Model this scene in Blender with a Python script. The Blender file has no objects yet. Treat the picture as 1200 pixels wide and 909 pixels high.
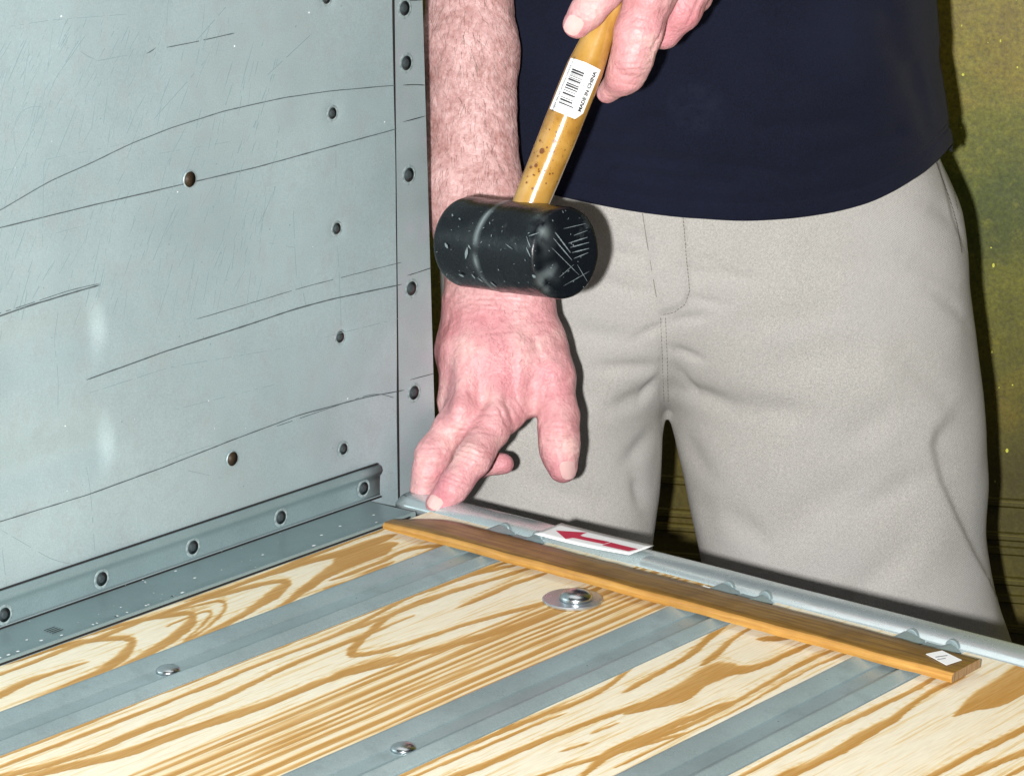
import bpy, bmesh, math
import numpy as np
from math import sin, cos, tan, atan, radians, pi, sqrt
from mathutils import Vector, Matrix
RNG = np.random.RandomState(7)
sc = bpy.context.scene
COL = sc.collection

# ------------------------------------------------------------------ camera
F, CX, CY = 3400.0, 600.0, 454.5          # focal length / centre in photo pixels (1200 x 909)
ZF = 0.78                                  # height of the truck bed floor
HC = 0.70                                  # camera above the bed floor
pit = atan(944 / F); az = radians(39.7)
hd = np.array([-sin(az), cos(az), 0.0]); rt = np.array([cos(az), sin(az), 0.0]); zz = np.array([0, 0, 1.0])
fw = hd * cos(pit) - zz * sin(pit); up = hd * sin(pit) + zz * cos(pit)
CAM = np.array([0, 0, ZF + HC])
cd = bpy.data.cameras.new('camera'); cam = bpy.data.objects.new('camera', cd); COL.objects.link(cam)
cd.sensor_width = 36; cd.lens = F / 1200 * 36; cd.clip_start = 0.05; cd.clip_end = 200
cam.matrix_world = Matrix(((rt[0], up[0], -fw[0], CAM[0]), (rt[1], up[1], -fw[1], CAM[1]), (rt[2], up[2], -fw[2], CAM[2]), (0, 0, 0, 1)))
sc.camera = cam
# ------------------------------------------------------------------ light
W = bpy.data.worlds.new('World'); sc.world = W; W.use_nodes = True
W.node_tree.nodes['Background'].inputs[0].default_value = (0.80, 0.88, 1.0, 1)
W.node_tree.nodes['Background'].inputs[1].default_value = 0.014
def lamp(name, kind, loc, energy, target, color=(1, 1, 1), **kw):
    l = bpy.data.lights.new(name, kind); l.energy = energy; l.color = color
    for k, v in kw.items(): setattr(l, k, v)
    o = bpy.data.objects.new(name, l); COL.objects.link(o); o.location = Vector(loc)
    o.rotation_euler = (Vector(target) - Vector(loc)).to_track_quat('-Z', 'Y').to_euler()
    return o
FL = CAM - rt * 0.078 - up * 0.029
lamp('camera_flash', 'POINT', FL, 315, (-1.2, 1.8, 0.9), (1.0, 0.985, 0.97), shadow_soft_size=0.014)
lamp('ceiling_light', 'AREA', (-1.85, 1.50, 2.6), 11, (-1.85, 1.501, 0.78), (1.0, 0.98, 0.95), shape='RECTANGLE', size=2.6, size_y=1.0)
sc.view_settings.view_transform = 'Standard'; sc.view_settings.look = 'None'
sc.view_settings.exposure = 0; sc.view_settings.gamma = 1

# ------------------------------------------------------------------ measuring helpers
def ray(x, y): return fw + rt * (x - CX) / F - up * (y - CY) / F
def P(x, y, d): return CAM + ray(x, y) * d
def onX(x, y, X): R = ray(x, y); return CAM + R * ((X - CAM[0]) / R[0])
def onZ(x, y, Z): R = ray(x, y); return CAM + R * ((Z - CAM[2]) / R[2])
def onD(x, y, D): R = ray(x, y); return CAM + R * (D / (R @ hd))      # horizontal distance D
def proj(v):
    w = v - CAM; d = w @ fw
    return CX + F * (w @ rt) / d, CY - F * (w @ up) / d, d
def _h(ix, iy, iz, s):
    n = (ix * 374761393 + iy * 668265263 + iz * 2147483647 + s * 144665) & 0xffffffff
    n = ((n ^ (n >> 13)) * 1274126177) & 0xffffffff
    return ((n ^ (n >> 16)) & 0xffff) / 32767.5 - 1
def vnoise(p, sc_=1.0, seed=0):
    q = np.asarray(p, float) * sc_; i = np.floor(q).astype(np.int64); f = q - i; f = f * f * (3 - 2 * f)
    r = 0
    for a in (0, 1):
        for b in (0, 1):
            for c in (0, 1):
                w = (f[..., 0] if a else 1 - f[..., 0]) * (f[..., 1] if b else 1 - f[..., 1]) * (f[..., 2] if c else 1 - f[..., 2])
                r = r + w * _h(i[..., 0] + a, i[..., 1] + b, i[..., 2] + c, seed)
    return r
def fbm(p, s, seed=0, o=3):
    return sum(vnoise(p, s * 2 ** k, seed + k) * 0.5 ** k for k in range(o))

# ------------------------------------------------------------------ object helpers
BASE = {}
def thing(name, label, cat, base, group=None):
    o = bpy.data.objects.new(name, None); COL.objects.link(o); o.location = Vector(base)
    o.empty_display_size = 0.05; o['label'] = label; o['category'] = cat
    if group: o['group'] = group
    BASE[o.name] = np.array(base, float); return o
def obj(name, V, Fc, mat, parent=None, base=None, label=None, cat=None, smooth=True, mi=None, pivot=None, group=None, sharp=0):
    V = np.asarray(V, float)
    pb = BASE[parent.name] if parent is not None else np.zeros(3)
    b = np.array(base, float) if base is not None else (pb if pivot is None else np.array(pivot, float))
    me = bpy.data.meshes.new(name); me.from_pydata((V - b).tolist(), [], [list(map(int, f)) for f in Fc]); me.update()
    for m in (mat if isinstance(mat, list) else [mat]): me.materials.append(m)
    if smooth:
        me.polygons.foreach_set('use_smooth', [True] * len(me.polygons))
        if sharp: me.set_sharp_from_angle(angle=radians(sharp))
    if mi is not None: me.polygons.foreach_set('material_index', list(map(int, mi)))
    o = bpy.data.objects.new(name, me); COL.objects.link(o); o.location = Vector(b - pb)
    if parent is not None: o.parent = parent
    if label: o['label'] = label
    if cat: o['category'] = cat
    if group: o['group'] = group
    BASE[o.name] = b; return o
def attr(o, name, vals):
    a = o.data.attributes.new(name, 'FLOAT', 'POINT'); a.data.foreach_set('value', np.asarray(vals, np.float32))
class MB:
    def __init__(s): s.V = []; s.F = []; s.M = []; s.n = 0
    def add(s, V, Fc, m=0):
        V = np.asarray(V, float).reshape(-1, 3); s.V.append(V)
        for f in Fc: s.F.append([i + s.n for i in f]); s.M.append(m)
        s.n += len(V); return s
    def out(s): return np.vstack(s.V), s.F, s.M
def box(c, sz, bev=0.0, ax=None, seg=2):
    bm = bmesh.new(); bmesh.ops.create_cube(bm, size=1)
    for v in bm.verts: v.co = Vector((v.co.x * sz[0], v.co.y * sz[1], v.co.z * sz[2]))
    if bev: bmesh.ops.bevel(bm, geom=bm.edges[:], offset=bev, segments=seg, affect='EDGES')
    V = np.array([v.co[:] for v in bm.verts]); bm.verts.index_update(); Fc = [[v.index for v in f.verts] for f in bm.faces]; bm.free()
    if ax is not None: V = V @ np.array(ax)
    return V + np.array(c), Fc
def frame(axis):
    a = np.array(axis, float); a /= np.linalg.norm(a); t = np.array([0, 0, 1.]) if abs(a[2]) < .9 else np.array([1., 0, 0])
    u = np.cross(t, a); u /= np.linalg.norm(u); return a, u, np.cross(a, u)
def lathe(prof, c, axis, n=32, cap=True):
    a, u, v = frame(axis); V = []; Fc = []
    th = np.linspace(0, 2 * pi, n, endpoint=False)
    for r, hh in prof: V.append(np.array(c) + a * hh + r * (np.outer(np.cos(th), u) + np.outer(np.sin(th), v)))
    for k in range(len(prof) - 1):
        for i in range(n): j = (i + 1) % n; Fc.append([k * n + i, k * n + j, (k + 1) * n + j, (k + 1) * n + i])
    if cap: Fc.append(list(range(n))[::-1]); Fc.append([(len(prof) - 1) * n + i for i in range(n)])
    return np.vstack(V), Fc
def grid_faces(nu, nv):
    return [[i * nv + j, (i + 1) * nv + j, (i + 1) * nv + j + 1, i * nv + j + 1] for i in range(nu - 1) for j in range(nv - 1)]
def extrude(prof, X0, X1, n=1, closed=True, jit=0):
    """profile of (a,b) pairs; X0,X1 functions mapping (a,b)->point at each end"""
    V = []; m = len(prof)
    for k in range(n + 1):
        t = k / n
        for a, b in prof: V.append(np.array(X0(a, b)) * (1 - t) + np.array(X1(a, b)) * t)
    Fc = []
    for k in range(n):
        for i in range(m if closed else m - 1):
            j = (i + 1) % m; Fc.append([k * m + i, k * m + j, (k + 1) * m + j, (k + 1) * m + i])
    if closed: Fc.append(list(range(m))[::-1]); Fc.append([n * m + i for i in range(m)])
    return np.array(V), Fc

# ------------------------------------------------------------------ materials
def mat(name, base=(.5, .5, .5), rough=.5, metal=0.0, spec=.5, **kw):
    m = bpy.data.materials.new(name); m.use_nodes = True; nt = m.node_tree; b = nt.nodes['Principled BSDF']
    b.inputs['Base Color'].default_value = (*base, 1); b.inputs['Roughness'].default_value = rough
    b.inputs['Metallic'].default_value = metal; b.inputs['Specular IOR Level'].default_value = spec
    for k, v in kw.items(): b.inputs[k].default_value = v
    return m, nt, b
def nd(nt, t, ins=None, **kw):
    n = nt.nodes.new('ShaderNode' + t)
    for k, v in kw.items(): setattr(n, k, v)
    for k, v in (ins or {}).items():
        if isinstance(v, bpy.types.NodeSocket): nt.links.new(v, n.inputs[k])
        else: n.inputs[k].default_value = v
    return n
def noise(nt, co, s, det=3, r=.55, stretch=None, dist=0):
    if stretch: co = nd(nt, 'Mapping', {0: co, 'Scale': stretch}).outputs[0]
    return nd(nt, 'TexNoise', {'Vector': co, 'Scale': s, 'Detail': det, 'Roughness': r, 'Distortion': dist}).outputs[0]
def ramp(nt, f, stops):
    n = nd(nt, 'ValToRGB', {0: f}); e = n.color_ramp.elements
    while len(e) < len(stops): e.new(.5)
    for x, (p_, c_) in zip(e, stops): x.position = p_; x.color = (*c_, 1) if len(c_) == 3 else c_
    return n.outputs[0]
def mix(nt, f, a, b, mode='MIX'):
    n = nd(nt, 'Mix', data_type='RGBA', blend_type=mode); L = nt.links
    for s, v in ((n.inputs[0], f), (n.inputs[6], a), (n.inputs[7], b)):
        if isinstance(v, bpy.types.NodeSocket): L.new(v, s)
        else: s.default_value = v if not isinstance(v, tuple) else ((*v, 1) if len(v) == 3 else v)
    return n.outputs[2]
def mth(nt, op, a, b=0.0, c=0.0):
    return nd(nt, 'Math', {0: a, 1: b, 2: c}, operation=op).outputs[0]
def bump(nt, b, hsock, strength, dist):
    n = nd(nt, 'Bump', {'Height': hsock, 'Strength': strength, 'Distance': dist}); nt.links.new(n.outputs[0], b.inputs['Normal']); return n
def coord(nt): return nd(nt, 'TexCoord').outputs['Object']
g3 = lambda v: (v, v, v)

def metal_mat(name, c, var=.1, rough=.45, metal=.35, speck=.5, stain=None, bmp=.25):
    m, nt, b = mat(name, c, rough, metal); co = coord(nt)
    n1 = noise(nt, co, 5, 4, .6); n2 = noise(nt, co, 900, 2, .7); n3 = noise(nt, co, 45, 4, .65)
    lo = tuple(x * (1 - var) for x in c); hi = tuple(min(1, x * (1 + var)) for x in c)
    col = ramp(nt, n1, [(.32, lo), (.68, hi)])
    if stain: col = mix(nt, ramp(nt, n3, [(.5, g3(0)), (.72, g3(.45))]), col, stain)
    col = mix(nt, speck, col, ramp(nt, n2, [(.25, g3(.72)), (.75, g3(1.2))]), 'MULTIPLY')
    nt.links.new(col, b.inputs['Base Color'])
    nt.links.new(ramp(nt, n3, [(.3, g3(rough - .08)), (.7, g3(rough + .1))]), b.inputs['Roughness'])
    bump(nt, b, n2, bmp, .0004); return m
M_wall = metal_mat('galvanised_panel', (.39, .50, .53), .14, .36, .3, .55, (.37, .42, .43))
M_flange = metal_mat('galvanised_flange', (.36, .44, .46), .2, .42, .25, .5, (.43, .40, .47))
M_angle = metal_mat('zinc_angle', (.26, .355, .37), .16, .36, .35, .45)
M_strip = metal_mat('zinc_strip', (.30, .385, .40), .18, .34, .3, .5, (.20, .25, .26))
M_sill = metal_mat('sill_metal', (.56, .65, .67), .06, .24, .6, .25, bmp=.06)
M_dark = mat('hole_dark', (.012, .010, .009), .7)[0]
M_holebr = mat('hole_brown', (.035, .022, .010), .6)[0]
M_line = mat('scribed_line', (.075, .095, .10), .6)[0]
M_line2 = mat('faint_scratch', (.235, .31, .33), .6)[0]
M_white = mat('paint_chip', (.9, .92, .92), .5)[0]
def rivet_mat():
    m, nt, b = mat('rivet_halo', (.36, .44, .45), .45, .25); co = coord(nt)
    nt.links.new(ramp(nt, noise(nt, co, 300, 3), [(.35, (.22, .29, .30)), (.65, (.40, .50, .51))]), b.inputs['Base Color']); return m
M_halo = rivet_mat()
M_rivet = mat('rivet_dark', (.055, .072, .078), .45, .3)[0]
M_chrome = mat('zinc_bolt', (.52, .56, .58), .26, 1.0)[0]
M_washer = metal_mat('washer_steel', (.52, .56, .60), .08, .3, .8, .3)

def wood_mat():
    m, nt, b = mat('pine_board', (.8, .7, .5), .5, 0, .35); co = coord(nt)
    late = nd(nt, 'Attribute', attribute_name='late').outputs['Fac']
    fib = noise(nt, co, 14, 5, .65, (45, 1.6, 1)); fib2 = noise(nt, co, 60, 4, .7, (14, .8, 1)); big = noise(nt, co, 6, 3, .5, (3, .7, 1))
    fin = ramp(nt, noise(nt, co, 26, 3, .6, (9, .35, 1), .2), [(.50, g3(0)), (.64, g3(.36))])
    l2 = mth(nt, 'ADD', mth(nt, 'MULTIPLY', late, mth(nt, 'ADD', .42, mth(nt, 'MULTIPLY', fib2, 1.0))), mth(nt, 'MULTIPLY', mth(nt, 'SUBTRACT', fib, .5), .6))
    l2 = mth(nt, 'ADD', l2, fin)
    c = ramp(nt, l2, [(.10, (.86, .80, .635)), (.32, (.80, .655, .39)), (.60, (.66, .42, .165)), (.95, (.50, .27, .07))])
    c = mix(nt, ramp(nt, big, [(.45, g3(0)), (.7, g3(.35))]), c, mix(nt, 1.0, c, (1.0, .90, .76), 'MULTIPLY'))
    c = mix(nt, .55, c, ramp(nt, fib2, [(.3, (.80, .74, .66)), (.62, (1.06, 1.06, 1.06))]), 'MULTIPLY')
    nt.links.new(c, b.inputs['Base Color']); bump(nt, b, fib2, .25, .0006); return m
M_pine = wood_mat()
def varnish_mat(name, c1, c2, c3, scale=(40, 1, 40), rough=.3):
    m, nt, b = mat(name, c1, rough); co = coord(nt)
    n = noise(nt, co, 10, 5, .7, scale); n2 = noise(nt, co, 55, 4, .6)
    c = ramp(nt, n, [(.3, c1), (.5, c2), (.72, c3)]); c = mix(nt, ramp(nt, n2, [(.45, g3(0)), (.72, g3(.5))]), c, c1)
    nt.links.new(c, b.inputs['Base Color']); bump(nt, b, n, .3, .0004); b.inputs['Coat Weight'].default_value = .25; b.inputs['Coat Roughness'].default_value = .25
    return m
M_stick = varnish_mat('varnished_top', (.085, .040, .006), (.21, .112, .018), (.33, .19, .04), (1.2, 40, 40), .42)
M_stickedge = varnish_mat('varnished_edge', (.30, .14, .025), (.43, .215, .042), (.52, .30, .075), (1.2, 40, 40), .45)
M_endgrain = varnish_mat('end_grain', (.12, .07, .03), (.30, .18, .08), (.38, .26, .14), (60, 60, 6), .7)

def skin_mat():
    m, nt, b = mat('skin', (.6, .35, .32), .46, 0, .4); co = coord(nt)
    n1 = noise(nt, co, 26, 4, .6); n2 = noise(nt, co, 170, 4, .65); n3 = noise(nt, co, 800, 2, .6)
    arm = nd(nt, 'Attribute', attribute_name='tan').outputs['Fac']
    red = nd(nt, 'Attribute', attribute_name='red').outputs['Fac']
    c = ramp(nt, n1, [(.3, (.56, .25, .265)), (.5, (.64, .335, .345)), (.70, (.72, .47, .44))])
    c = mix(nt, red, c, (.60, .19, .24))
    n4 = noise(nt, co, 330, 4, .7, (1, 1, .6)); n5 = noise(nt, co, 38, 3, .6)
    ca = ramp(nt, mth(nt, 'ADD', mth(nt, 'MULTIPLY', mth(nt, 'ADD', n4, n2), .32), mth(nt, 'MULTIPLY', n5, .36)), [(.36, (.40, .21, .19)), (.48, (.54, .325, .31)), (.62, (.68, .45, .44))])
    c = mix(nt, arm, c, ca)
    c = mix(nt, .55, c, ramp(nt, n2, [(.3, (.80, .66, .66)), (.62, (1.06, 1.05, 1.05))]), 'MULTIPLY')
    nt.links.new(c, b.inputs['Base Color'])
    b.inputs['Subsurface Weight'].default_value = .12; b.inputs['Subsurface Radius'].default_value = (.9, .35, .2); b.inputs['Subsurface Scale'].default_value = .004
    vor = nd(nt, 'TexVoronoi', {'Vector': co, 'Scale': 420}).outputs[0]
    hgt = mth(nt, 'ADD', mth(nt, 'MULTIPLY', n2, 1.0), mth(nt, 'MULTIPLY', vor, .35))
    bump(nt, b, hgt, .7, .0014); return m
M_skin = skin_mat()
M_nail = mat('fingernail', (.70, .44, .42), .28, 0, .5)[0]
M_hair = mat('body_hair', (.09, .05, .035), .5)[0]
M_headhair = mat('head_hair', (.14, .12, .11), .6)[0]
M_eye = mat('eye_white', (.8, .78, .75), .2)[0]; M_iris = mat('iris', (.06, .05, .03), .2)[0]; M_lip = mat('lip', (.45, .2, .18), .5)[0]
def cloth_mat(name, c, var, sc_, amp, smudge=None, rough=.9):
    m, nt, b = mat(name, c, rough, 0, .2); co = coord(nt)
    n1 = noise(nt, co, 700, 2, .7); n2 = noise(nt, co, 9, 3, .5)
    wx = nd(nt, 'TexWave', {'Vector': co, 'Scale': sc_, 'Distortion': 1.2, 'Detail': 1.5}, bands_direction='DIAGONAL').outputs[0]
    col = ramp(nt, n1, [(.22, tuple(x * (1 - var) for x in c)), (.78, tuple(x * (1 + var) for x in c))])
    col = mix(nt, ramp(nt, n2, [(.4, g3(0)), (.7, g3(.45))]), col, tuple(x * f for x, f in zip(c, ((1.02, 1.02, 1.10) if c[0] > .1 else (2.4, 2.3, 1.9)))))
    if smudge:
        pos, rad, sc2 = smudge
        dd = nd(nt, 'VectorMath', {0: co, 1: pos}, operation='DISTANCE').outputs['Value']
        mk = mth(nt, 'MULTIPLY', ramp(nt, mth(nt, 'DIVIDE', dd, rad), [(.15, g3(1)), (1, g3(0))]), ramp(nt, noise(nt, co, 90, 3), [(.35, g3(0)), (.7, g3(.8))]))
        col = mix(nt, mk, col, sc2)
    nt.links.new(col, b.inputs['Base Color']); b.inputs['Sheen Weight'].default_value = .05
    bump(nt, b, mth(nt, 'ADD', wx, mth(nt, 'MULTIPLY', n1, 1.5)), amp, .0005); return m
M_pants = cloth_mat('khaki_twill', (.515, .50, .465), .26, 330, .7)
M_seam = mat('stitch_thread', (.20, .185, .16), .9)[0]
def rubber_mat():
    m, nt, b = mat('black_rubber', (.015, .017, .02), .3, 0, .22); co = coord(nt)
    n1 = noise(nt, co, 38, 5, .68); n2 = noise(nt, co, 140, 3, .6)
    dust = nd(nt, 'Attribute', attribute_name='dust').outputs['Fac']
    k = mth(nt, 'ADD', dust, mth(nt, 'MULTIPLY', ramp(nt, n1, [(.60, g3(0)), (.78, g3(.16))]), 1.0))
    c = mix(nt, k, (.0055, .0075, .010), (.24, .29, .30))
    nt.links.new(c, b.inputs['Base Color']); nt.links.new(ramp(nt, n2, [(.3, g3(.18)), (.7, g3(.34))]), b.inputs['Roughness'])
    bump(nt, b, n2, .5, .0008); return m
M_rubber = rubber_mat()
M_scuff = mat('dust_scuff', (.17, .21, .225), .8)[0]
def handle_mat():
    m, nt, b = mat('varnished_handle', (.5, .3, .07), .22, 0, .5); co = coord(nt)
    n = noise(nt, co, 30, 4, .6); n2 = noise(nt, co, 130, 3, .6)
    c = ramp(nt, n, [(.3, (.26, .12, .02)), (.5, (.42, .225, .045)), (.72, (.52, .32, .09))])
    v = nd(nt, 'TexVoronoi', {'Vector': co, 'Scale': 150}, feature='F1').outputs[0]
    spot = nd(nt, 'Attribute', attribute_name='spots').outputs['Fac']
    k = mth(nt, 'MULTIPLY', ramp(nt, v, [(.09, g3(1)), (.15, g3(0))]), spot)
    c = mix(nt, k, c, (.16, .055, .012))
    nt.links.new(c, b.inputs['Base Color']); b.inputs['Coat Weight'].default_value = .5; b.inputs['Coat Roughness'].default_value = .17
    bump(nt, b, n2, .3, .0008); return m
M_handle = handle_mat()
M_knot = mat('brown_spot', (.15, .05, .012), .4)[0]
M_paper = mat('paper_white', (.86, .88, .88), .6)[0]
M_ink = mat('black_ink', (.02, .02, .022), .6)[0]
M_grayink = mat('grey_ink', (.18, .19, .20), .6)[0]
M_red = mat('red_print', (.52, .012, .055), .5)[0]
def olive_mat():
    m, nt, b = mat('olive_paint', (.08, .07, .02), .5); co = coord(nt)
    n = noise(nt, co, 5.5, 5, .6); n2 = noise(nt, co, 240, 3, .7); n3 = noise(nt, co, 30, 4, .7)
    c = ramp(nt, n, [(.3, (.075, .10, .005)), (.48, (.16, .16, .007)), (.60, (.23, .18, .009)), (.75, (.09, .055, .010))])
    c = mix(nt, .75, c, ramp(nt, n2, [(.3, g3(.45)), (.7, g3(1.5))]), 'MULTIPLY')
    c = mix(nt, ramp(nt, n3, [(.60, g3(0)), (.8, g3(.6))]), c, (.24, .22, .03))
    c = mix(nt, ramp(nt, noise(nt, co, 75, 4, .75), [(.56, g3(0)), (.74, g3(.55))]), c, (.34, .32, .03))
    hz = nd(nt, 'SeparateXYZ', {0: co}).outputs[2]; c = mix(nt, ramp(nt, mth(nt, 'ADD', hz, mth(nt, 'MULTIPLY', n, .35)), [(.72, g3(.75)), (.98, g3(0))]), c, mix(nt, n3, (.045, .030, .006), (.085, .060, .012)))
    nt.links.new(c, b.inputs['Base Color']); bump(nt, b, n3, .3, .002); return m
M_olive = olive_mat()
M_yellow = mat('yellow_fleck', (.72, .72, .08), .5)[0]
M_rib = mat('rib_edge', (.15, .125, .018), .45)[0]
def conc_mat():
    m, nt, b = mat('concrete', (.2, .2, .19), .8); co = coord(nt)
    nt.links.new(ramp(nt, noise(nt, co, 6, 6), [(.3, g3(.10)), (.7, g3(.17))]), b.inputs['Base Color']); bump(nt, b, noise(nt, co, 80), .3, .003); return m
M_conc = conc_mat()
M_shoe = mat('shoe_leather', (.05, .035, .025), .5)[0]; M_sole = mat('shoe_sole', (.02, .02, .02), .8)[0]

# ================================================================== SETTING
n = 24
V = [(x, y, 0) for x in np.linspace(-9, 9, n) for y in np.linspace(-9, 9, n)]
g = obj('ground', V, grid_faces(n, n), M_conc, base=(0, 0, 0)); g['kind'] = 'structure'

# olive door / wall behind the man -------------------------------------------------
DW = 3.10                                     # horizontal distance of its face
wb = CAM * [1, 1, 0] + hd * DW
door = thing('panel_wall', 'dark olive green painted wall with yellow flecks behind the man', 'wall', wb)
yw = radians(13); rtw = rt * cos(yw) - hd * sin(yw); hdw = hd * cos(yw) + rt * sin(yw)
def WL(a, b, c): return wb + rtw * a + zz * b + hdw * c
# ribbed lower face: profile in (z, depth)
ribz = [onD(1190, y, DW)[2] for y in (548, 586, 602, 636, 656, 690, 726, 760, 800)]
prof = [(3.0, 0.0), (3.0, 0.10), (0.0, 0.10), (0.0, 0.0)]
for z_ in sorted(ribz): prof += [(z_ - .007, 0), (z_ - .004, -.004), (z_ + .003, -.004), (z_ + .004, 0.0)]
V, Fc = extrude(prof, lambda a, b: WL(-2.2, a, b), lambda a, b: WL(2.2, a, b), 8)
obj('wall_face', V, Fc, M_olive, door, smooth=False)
mb = MB()
for z_ in ribz:
    a = WL(-2.2, z_ + .0005, -.0045); b_ = WL(2.2, z_ + .0005, -.0045)
    nseg = 60; t = np.linspace(-2.2, 2.2, nseg + 1)
    for i in range(nseg):
        if RNG.rand() < .12: continue
        wd = .0004 + .0006 * RNG.rand()
        mb.add([WL(t[i], z_ + .001 - wd, -.0048), WL(t[i + 1], z_ + .001 - wd, -.0048), WL(t[i + 1], z_ + .001 + wd, -.0048), WL(t[i], z_ + .001 + wd, -.0048)], [[0, 1, 2, 3]])
V, Fc, _ = mb.out(); obj('rib_edge', V, Fc, M_rib, door, smooth=False)
mb = MB()
for i in range(760):
    a = RNG.uniform(-.5, .9); b_ = RNG.uniform(.5, 1.6); s = .0006 + .0014 * RNG.rand() ** 3; k = RNG.uniform(.8, 2.2)
    mb.add([WL(a + s * cos(t), b_ + s * k * sin(t), -.0052) for t in np.linspace(0, 2 * pi, 7)[:-1]], [list(range(6))])
V, Fc, _ = mb.out(); obj('paint_fleck', V, Fc, M_yellow, door, smooth=False)

# ================================================================== TRUCK BED
XW, YE = -1.484, 1.645
bb = np.array([XW, YE, 0.0])
bed = thing('truck_bed', 'open pickup truck bed with galvanised side panel and pine plank floor between steel strips', 'truck bed', bb)

# ---- side panel: a real pressed sheet
y0, y1, z0, z1 = 0.10, YE, ZF - .02, 1.36
ys = np.concatenate([np.linspace(y0, 1.10, 40)[:-1], np.arange(1.10, y1, .0028), [y1]]); zs = np.concatenate([np.arange(z0, 1.24, .0028), np.linspace(1.24, z1, 14)[1:]])
Yg, Zg = np.meshgrid(ys, zs, indexing='ij'); Xg = np.zeros_like(Yg)
pts = np.stack([Yg, Zg, 0 * Yg], -1)
Xg += .0011 * vnoise(pts, 6, 3) + .0004 * vnoise(pts, 19, 5)
def wpt(px, py): q = onX(px, py, XW); return q[1], q[2]
def sst(e0, e1, x): t = np.clip((x - e0) / (e1 - e0), 0, 1); return t * t * (3 - 2 * t)
for (ex, ey, hh) in ((118, 385, .026), (128, 520, .026)):      # two pressed recesses ending near the left
    ye, ze = wpt(ex, ey); dz = np.abs(Zg - ze) / hh
    dy = np.clip(Yg - (ye - .02), 0, None) / .02
    rr = np.sqrt(dz ** 2 + dy ** 2); Xg -= .0042 * sst(ye + .008, ye - .008, Yg + ((Zg - ze) / .02) ** 2 * .004) * np.exp(-((Zg - ze) / .017) ** 2)
dimp = [(383, -2), (390, 133), (395, 268), (399, 395), (403, 526)]
for d_ in dimp:
    cy, cz = wpt(*d_); rr = np.hypot(Yg - cy, Zg - cz); Xg -= .0016 * np.exp(-(rr / .0068) ** 2)
V = np.stack([XW + Xg, Yg, Zg], -1).reshape(-1, 3); ng = len(V)
mb = MB(); mb.add(V, [f[::-1] for f in grid_faces(len(ys), len(zs))], 0)
# the back skin and rim of the sheet
cs = [(y0, z0), (y1, z0), (y1, z1), (y0, z1)]
Vb = [(XW - .0085, a, b) for a, b in cs] + [(XW - .011, a, b) for a, b in cs]
mb.add(Vb, [[4, 5, 6, 7][::-1]] + [[i, (i + 1) % 4, (i + 1) % 4 + 4, i + 4] for i in range(4)], 0)
def xoff(Y, Z): # interpolate sheet relief
    i = np.clip(np.searchsorted(ys, Y), 0, len(ys) - 1); j = np.clip(np.searchsorted(zs, Z), 0, len(zs) - 1); return Xg[i, j]
def ribbon(px_pts, w, m, X=XW, relief=True, br=.0, lift=.00035, wob=.25):
    P2 = np.array([onX(a, b, X)[1:] for a, b in px_pts]); L = np.r_[0, np.cumsum(np.hypot(*np.diff(P2, axis=0).T))]
    nn = max(4, int(L[-1] / .004)); w = w * .78; t = np.linspace(0, L[-1], nn)
    # smooth interpolation
    Yp = np.interp(t, L, P2[:, 0]); Zp = np.interp(t, L, P2[:, 1])
    for _ in range(3 if len(px_pts) > 2 else 0):
        Yp[1:-1] = (Yp[:-2] + Yp[1:-1] * 2 + Yp[2:]) / 4; Zp[1:-1] = (Zp[:-2] + Zp[1:-1] * 2 + Zp[2:]) / 4
    jn = vnoise(np.stack([t * 90, t * 0 + RNG.rand() * 50, t * 0], -1)) * .0003 * wob
    Zp = Zp + jn; ty = np.gradient(Yp); tz = np.gradient(Zp); l = np.hypot(ty, tz) + 1e-9; ny, nz = -tz / l, ty / l
    ww = w * (.75 + .5 * np.abs(vnoise(np.stack([t * 160, t * 0 + RNG.rand() * 50, t * 0], -1)))) / 2
    ww[0] *= .3; ww[-1] *= .3
    xo = (xoff(Yp, Zp) if relief else 0) + X + lift
    A = np.stack([xo + 0 * Yp, Yp + ny * ww, Zp + nz * ww], -1); B = np.stack([xo + 0 * Yp, Yp - ny * ww, Zp - nz * ww], -1)
    Fc = [[i, i + 1, nn + i + 1, nn + i] for i in range(nn - 1) if not (br and RNG.rand() < br)]
    if Fc: mb.add(np.vstack([A, B]), Fc, m)
S = ribbon
S([(-20, 272), (120, 238), (300, 196), (464, 151)], .0011, 1)
S([(-20, 258), (0, 247), (60, 212), (110, 190), (150, 170), (200, 150), (260, 131), (330, 115), (385, 107), (464, 100)], .0010, 1)
S([(-15, 376), (40, 357), (80, 345), (118, 334)], .0016, 1); S([(-15, 372), (30, 358), (80, 341), (118, 332)], .0007, 1, br=.1)
S([(102, 445), (190, 413), (285, 382), (345, 362), (385, 351), (470, 333)], .0014, 1)
S([(230, 374), (360, 335), (470, 307)], .0007, 1, br=.12)
S([(-15, 616), (0, 611), (105, 579), (190, 548), (270, 516), (350, 486), (430, 465), (474, 457)], .0011, 1)
S([(315, 502), (380, 480), (430, 463), (445, 461), (465, 467)], .0007, 1, br=.25)
S([(185, 544), (215, 532), (252, 520)], .0006, 2, br=.2)
S([(113, 72), (150, 65)], .0009, 2); S([(195, 56), (230, 49), (275, 39)], .0010, 1, br=.08); S([(172, 63), (178, 61), (183, 56)], .0010, 1)
S([(94, 60), (103, 68), (112, 70)], .0010, 2)
S([(-5, 238), (20, 190), (40, 150), (55, 124), (30, 126), (18, 138), (16, 160), (20, 182)], .0008, 2, br=.1)
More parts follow.
